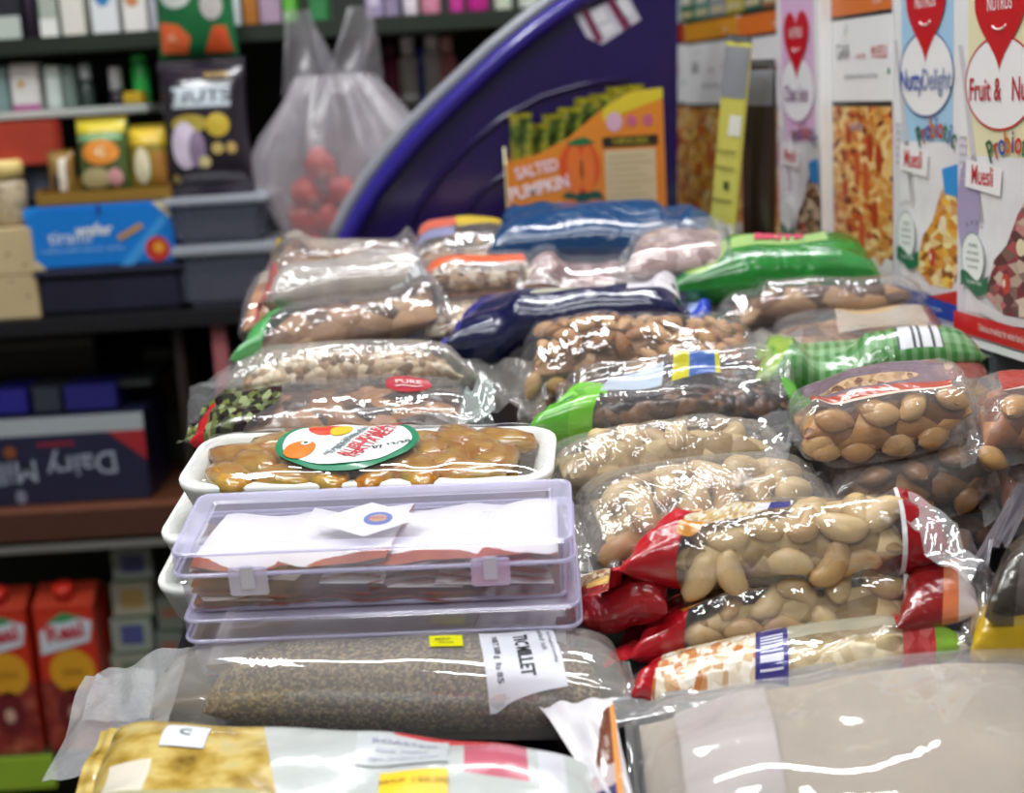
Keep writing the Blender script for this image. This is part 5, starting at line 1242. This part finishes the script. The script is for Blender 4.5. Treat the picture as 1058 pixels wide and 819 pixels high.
clr = Bag('red_packet', 'clear packet with a red fold wedged right of the cashews', 'packet', [(925, 672), (1010, 655), (1000, 590), (940, 600)], .058, .022,
          PRINTED('red fold', [(('rect', 0, 0, .55, .6), '#7a1416', .95), (('rect', .55, 0, .75, .6), '#c86a3a', .8), (('rect', .75, 0, 1, 1), '#d8c8c4', .5)], bump=.7), None, seal=(0, .012), seed=64)
p1.sheet('crimped_edge', [(920, 552), (1000, 600), (1015, 580), (932, 526)], [.108, .104, .108, .112], FILM('crimped clear edge', gloss=.12, haze=.25, bump=.4, bscale=40), wave=.002, label='crimped clear edge beyond the red end')

# ---------------------------------------------- middle rows
def softbag(name, label, quad, h0, H, regs, seed, fillname=None, filllabel=None, fillmat=None, cat='bag', group=None, base=None, seal=(.01, .01), lump=.0025, ls=80, film=None, fs=(.90, .84, .84), **k):
    g = Bag(name, label, cat, quad, h0, H, film or PRINTED('bag film %s' % seed, regs, base, bump=.65, bscale=38, haze=.09, gloss=.08, hazecol=(.72, .70, .74, 1)), group, seal=seal, ps=5, es=.45, pq=3.2, eq=.42, wr=.0025, endw=.004, seed=seed, **k)
    if fillmat: g.fill(fillname, filllabel, fillmat, *fs, lump, ls)
    return g
DATE = VAR('brown dried dates', [(.2, '#3a2416'), (.5, '#6a4428'), (.8, '#9a6a40')], 55, .35, .8, vor=True, dist=.005, coat=.4)
RAIS = VAR('dark raisins', [(.2, '#1e1412'), (.5, '#3a261e'), (.8, '#6a4428')], 110, .35, .9, vor=True, dist=.004, coat=.4)
SEED = VAR('mixed seed pieces', [(.1, '#6a4a30'), (.35, '#a88460'), (.6, '#d0b490'), (.85, '#e4d4bc')], 150, .5, .8, vor=True, dist=.004)
BRN = VAR('brown dried pods', [(.2, '#4a2e1c'), (.5, '#7a5438'), (.8, '#a07a54')], 48, .5, .8, vor=True, dist=.005)
PNK = VAR('pinkish flakes', [(.2, '#7a5a58'), (.5, '#9a7e7a'), (.8, '#bca8a4')], 90, .6, .5, vor=True, dist=.002)
fig = softbag('fig_bag', 'clear bag of brown dried fruit with dark green label end and a red oval sticker', [(196, 458), (505, 444), (478, 405), (226, 416)], .088, .040,
    [(('ell', .0, .5, .30, .62), ('cells', ['#1c1a18', '#262c1e', '#6a783e', '#34141e', '#161614', '#8a946a'], 44, 12), 1), (('rect', 0, 0, .05, .5), '#b8202a', 1)], 71, 'dried_figs', 'brown dried fruit in the bag with the red oval sticker', DATE)
fig.patch('sticker', .36, .70, -.40, .42, P('#a3202e', .35), 'ellipse', label='red oval sticker', more=many(lambda b, mp: b.text('PURE', lambda u, v: mp(u, v, .002), P('#e6d0d0', .4), 0, .1, .5), spoly('#d8b8b8', wavy(-.6, .6, -.45, -.3, .1), .0018)))
fig.sheet('end_fold', [(468, 448), (512, 425), (508, 385), (482, 400)], [.105, .11, .125, .12], FILM('greenish fold', tint=(.9, 1, .97, 1), gloss=.18, haze=.3, hazecol=(.75, .86, .84, 1), bump=.8), wave=.004, label='crinkled greenish clear fold at the right end')
seeds = softbag('seed_mix_bag', 'clear bag of mixed seeds behind the red-stickered bag', [(236, 420), (495, 398), (468, 368), (262, 378)], .090, .044, [], 72, 'seed_mix', 'mixed pale and brown seeds in the bag behind the red sticker', SEED, film=CLEARW, lump=.004, ls=120)
seeds.sheet('side_flap', [(192, 450), (246, 420), (262, 376), (196, 400)], [.075, .10, .11, .09], CLEARS, wave=.004, label='clear flap folded down on the left')
seeds.sheet('side_flap', [(200, 400), (262, 396), (450, 352), (250, 372)], [.095, .11, .122, .11], CLEARS, wave=.003)
wrap = softbag('dried_fruit_bag', 'slim clear bag with green ends slanting over the left stack', [(238, 372), (466, 330), (446, 302), (290, 336)], .095, .042,
    [(('rect', 0, 0, .14, 1), '#4a9a54', .9), (('ell', .66, .75, .06, .2), '#4fae5a', .9), (('rect', .72, .45, .93, .95), ('lines', '#cfd4da', '#6a6e78', 60, 0), 1)], 73, 'dried_fruit', 'brown dried fruit in the green-ended bag', BRN)
silver = softbag('sugar_bag', 'silvery clear bag of pale crystals on the left stack', [(272, 328), (446, 308), (436, 278), (286, 290)], .108, .040, [(('rect', 0, 0, 1, .4), '#b8b4b4', .35), (('ell', .02, .3, .06, .3), '#b85a5a', .8)], 74, 'sugar_crystals', 'pale crystals in the silvery bag', VAR('pale crystals', [(.3, '#7a6a58'), (.7, '#a89a84')], 60, .5, .4))
orange = softbag('orange_pouch', 'small orange brown bag hanging off the left side of the stack', [(246, 345), (300, 335), (310, 285), (262, 300)], .085, .040, [(('rect', .3, .5, 1, 1), '#c8b8a8', .5)], 75, 'dried_fruit', 'orange brown dried fruit in the small bag at the left side', VAR('orange dried fruit', [(.3, '#8a5428'), (.7, '#c08450')], 50, .4, .6), seal=(0, 0))
topl = softbag('nut_mix_bag', 'clear bag with a yellow corner, topmost of the left stack', [(278, 292), (440, 285), (428, 258), (292, 262)], .108, .034, [(('rect', 0, .3, .05, .9), '#c8aa1e', 1), (('ell', .5, .6, .2, .15), '#c89a80', .6), (('rect', .1, .4, .8, .95), '#b8a898', .5)], 76, 'nut_mix', 'brown nut mix in the topmost left bag', BRN)
mid1 = softbag('printed_bag', 'bag with red and yellow header on the far middle stack', [(432, 288), (540, 276), (515, 245), (430, 255)], .105, .036, [(('rect', .05, .45, .5, 1), '#c8604a', .9), (('rect', .45, .35, .95, .8), '#c8aa2a', .95), (('rect', 0, .2, .4, .42), '#8a8ab0', .8)], 77, 'nut_mix', 'brown nut mix in the red and yellow headed bag', BRN)
mid2 = softbag('printed_bag', 'clear bag with an orange red band in the middle stack', [(438, 312), (568, 302), (540, 268), (440, 276)], .095, .034, [(('rect', .0, .1, .85, .22), '#c85a34', .95), (('rect', .1, .5, .8, .7), '#6a6a58', .7), (('rect', .4, .7, .9, .85), '#b06050', .8)], 78, 'seed_mix', 'mixed seeds in the orange-banded bag', SEED)
mid3 = softbag('nut_mix_bag', 'clear nut bag wedged left of the navy packet', [(432, 352), (560, 335), (540, 300), (440, 310)], .075, .036, [], 79, 'nut_mix', 'brown nuts in the bag left of the navy packet', SEED)
navy = softbag('navy_packet', 'navy packet with a white oval window and a lined white end', [(458, 362), (706, 344), (700, 306), (490, 322)], .092, .042,
    [(('ell', .50, .58, .18, .26), '#b4b09a', 1), (('rect', .76, .25, 1, 1), '#cfcbd2', 1), (('rect', .80, .30, .98, .50), ('lines', '#cfcbd2', '#55555f', 26, 0), 1), (('band', 1, -.2, -.2, .012), '#2c2a7a', 1)], 80, base='#10123e', cat='packet', seal=(.008, .012))
alm = Bag('nut_bag', 'vacuum-packed clear bag of roasted nuts heaped in the middle', 'bag', [(528, 408), (795, 388), (775, 342), (545, 356)], .078, .058, CLEAR, None, seal=(0, .012), ps=3, es=.55, wr=.003, endw=.005, seed=81, lump=.004, lumpscale=60)
alm.fill('roasted_nut_filling', 'roasted nuts deeper in the vacuum-packed bag', VAR('roasted nut mass', [(.2, '#6e4422'), (.55, '#a0744a'), (.85, '#caa87e')], 75, .5, .9, vor=True, dist=.005), .86, .80, .76, .004, 70)
alm.nuts('roasted_nut', 'small roasted nut packed under the film of the vacuum-packed bag', 'nut', 'roasted nuts in the vacuum-packed bag', ALMM, .021, -.86, .9, -.86, .6, gap=.86)
alm.sheet('end_flap', [(505, 420), (565, 432), (560, 385), (480, 365)], [.080, .085, .10, .10], CLEARW, wave=.004, label='loose clear flap at the left end')
alm.sheet('end_flap', [(545, 432), (640, 412), (620, 392), (540, 395)], [.080, .088, .10, .10], CLEARW, wave=.003)
smallseed = softbag('seed_mix_bag', 'little clear seed bag showing beneath the vacuum-packed nuts', [(545, 442), (640, 430), (630, 402), (550, 410)], .060, .030, [], 82, 'seed_mix', 'seeds in the little bag beneath the roasted nuts', SEED)
rais = softbag('raisin_bag', 'clear bag of dark raisins with green printed ends and a yellow blue label', [(540, 470), (835, 424), (806, 388), (588, 412)], .078, .040,
    [(('ell', .06, .25, .20, .55), '#6fb83a', .97), (('ell', .05, .25, .13, .42), '#58a532', 1), (('ell', 1.02, .4, .10, .8), '#5aa838', .95), (('rect', .50, .48, .70, .80), '#b8b020', .95), (('rect', .57, .48, .68, .80), '#3a5a9a', 1), (('rect', .22, .46, .46, .74), '#b0bccc', .9)], 83, 'raisins', 'dark raisins in the green-ended bag', RAIS, lump=.003)
def dots(b, mp):
    for i in range(4): b.text('8', lambda u, v: mp(u, v, .002), P('#2a3a5a', .4), -.6 + .36 * i, .1 * i - .1, .7)
rais.patch('print_panel', -.96, -.72, -.5, .1, P('#6fb83a', .35), 'ellipse', more=dots, label='dark figures on the green end')
brown2 = softbag('pod_bag', 'clear bag of brown pods in front of the green packet', [(735, 340), (955, 325), (932, 292), (752, 300)], .085, .036, [], 84, 'brown_pods', 'brown pods in the bag in front of the green packet', BRN)
check = softbag('gingham_bag', 'clear bag with green gingham print and a barcode, before the muesli boxes', [(780, 412), (1018, 388), (958, 325), (800, 335)], .080, .036,
    [(('band', .0, 1, -.1, .33), ('check', '#3a7a38', '#86b082', 20, 8), .85), (('ell', .03, .25, .12, .26), '#8fb03a', .8), (('rect', .62, .04, .82, .34), ('lines', '#d4d6da', '#4a4c54', 70, 0), 1), (('rect', .90, .42, 1, .9), '#8a3a2a', .5), (('rect', .38, .45, .90, .88), '#c8bcae', .62), (('ell', .58, .85, .2, .12), '#c8a880', .9)], 85, 'brown_pods', 'brown pods in the gingham printed bag', BRN)
check.sheet('end_flap', [(775, 405), (820, 415), (830, 340), (770, 345)], [.095, .10, .115, .10], CLEARW, wave=.005, label='crinkled clear flap at the left end')
green = softbag('green_packet', 'bright green packet with pink lettering, lying before the muesli row', [(690, 318), (905, 300), (880, 262), (720, 272)], .092, .044,
    [(('ell', .14, .32, .12, .26), '#98bc60', 1), (('ell', .02, .5, .06, .3), '#0f5a24', 1), (('ell', .58, .80, .40, .26), '#a8bc7a', 1)], 86, base=('blotch', ['#0d4a18', '#1a7a2a', '#0f5a1c'], 3, 9), cat='packet', seal=(.006, .008))
green.patch('print_panel', -.46, .56, -.46, -.02, P('#8fae68', .3), off=.0004, rot=.02, more=many(lambda b, mp: b.text('BRITE', lambda u, v: mp(u, v, .0022), P('#c2285a', .4), .0, .1, 1.35, sx=.30, bold=.05)), label='pink lettering on the green packet')
bluebit = softbag('blue_packet', 'small bright blue packet corner beside the navy packet', [(690, 345), (735, 338), (735, 312), (700, 316)], .090, .022, [(('ell', .5, .5, .25, .3), '#a8b8e8', 1)], 87, base='#2a3fae', cat='packet', seal=(0, 0))
cl1 = softbag('flake_bag', 'flat clear bag of pale flakes in front of the blue packet', [(540, 306), (690, 300), (672, 262), (545, 266)], .100, .034, [(('rect', 0, .5, 1, 1), '#b8c0cc', .5)], 88, 'pale_flakes', 'pale flakes in the flat bag in front of the blue packet', PNK, film=None)
cl2 = softbag('flake_bag', 'clear bag of pinkish flakes between the blue and green packets', [(640, 302), (760, 290), (752, 254), (655, 258)], .112, .036, [], 89, 'pink_flakes', 'pinkish flakes in the bag beside the green packet', PNK, film=CLEARS)
blue = softbag('blue_packet', 'glossy deep blue packet lying in front of the orange carton', [(508, 276), (745, 266), (728, 228), (525, 232)], .107, .046, [(('ell', .5, .85, .2, .2), '#1660a0', 1)], 90, base='#033763', cat='packet', seal=(.014, .014))

# ================================================================== let every packet sag over what lies beneath it
CELL = .004
def settle(limit=.014):
    H = {}
    for g in sorted(Bag.every, key=lambda g: (round(g.M.translation.dot(PN), 3) - PO.dot(PN))):
        M2 = g.M; inv = M2.inverted(); lo, hi = {}, {}
        def cell(x, y):
            p = M2 @ Vector((x, y, 0)) - PO
            return (int(math.floor(p.dot(PX) / CELL)), int(math.floor(p.dot(PT) / CELL)))
        base = (M2.translation - PO).dot(PN)
        for s in lin(-1, 1, 90):
            for q in lin(-1, 1, 56):
                x, y, zt = g.top(s, q); zb = g.bot(s, q)[2]; c = cell(x, y)
                lo[c] = min(lo.get(c, 9), zb + base); hi[c] = max(hi.get(c, -9), zt + base)
        need = {c: min(limit, max(0.0, H.get(c, -9) + .0010 - lo[c])) for c in lo}
        if max(need.values()) > 0:
            for _ in range(2):
                nd = {}
                for (i, j), v in need.items(): nd[(i, j)] = max([v] + [need.get((i + a, j + b), 0) for a in (-1, 0, 1) for b in (-1, 0, 1)])
                need = nd
            raw = dict(need)
            for _ in range(4):
                nd = {}
                for (i, j), v in need.items():
                    nb = [need[(i + a, j + b)] for a in (-1, 0, 1) for b in (-1, 0, 1) if (i + a, j + b) in need]
                    nd[(i, j)] = max(raw[(i, j)] * .98, sum(nb) / len(nb))
                need = nd
            def dz(x, y):
                p = M2 @ Vector((x, y, 0)) - PO; u, v = p.dot(PX) / CELL - .5, p.dot(PT) / CELL - .5
                i, j = int(math.floor(u)), int(math.floor(v)); fu, fv = u - i, v - j; t = w = 0
                for a, b, k in ((0, 0, (1 - fu) * (1 - fv)), (1, 0, fu * (1 - fv)), (0, 1, (1 - fu) * fv), (1, 1, fu * fv)):
                    if (i + a, j + b) in need: t += need[(i + a, j + b)] * k; w += k
                return t / w if w > 1e-6 else 0.0
            for o in list(g.root.children) + g.inside:
                for v in o.data.vertices: v.co.z += dz(v.co.x, v.co.y)
            for o in g.kernels:
                m = o.matrix_world; l = inv @ m.translation
                m.translation = m.translation + PN * dz(l.x, l.y); o.matrix_world = m
        for c, z in hi.items():
            H[c] = max(H.get(c, -9), z + need[c])
settle()
# ================================================================== view
w = bpy.data.worlds.new('shop dim'); SC.world = w; w.use_nodes = True
w.node_tree.nodes['Background'].inputs[0].default_value = (.55, .58, .62, 1); w.node_tree.nodes['Background'].inputs[1].default_value = .25
vs = SC.view_settings
SC.display_settings.display_device = 'sRGB'
vs.view_transform = 'Standard'; vs.look = 'None'; vs.gamma = 1.0; vs.use_curve_mapping = False; vs.exposure = 0.08
SC.cycles.transparent_max_bounces = 24
SC.cycles.max_bounces = 8
SC.cycles.use_denoising = True
SC.cycles.sample_clamp_indirect = 4.0
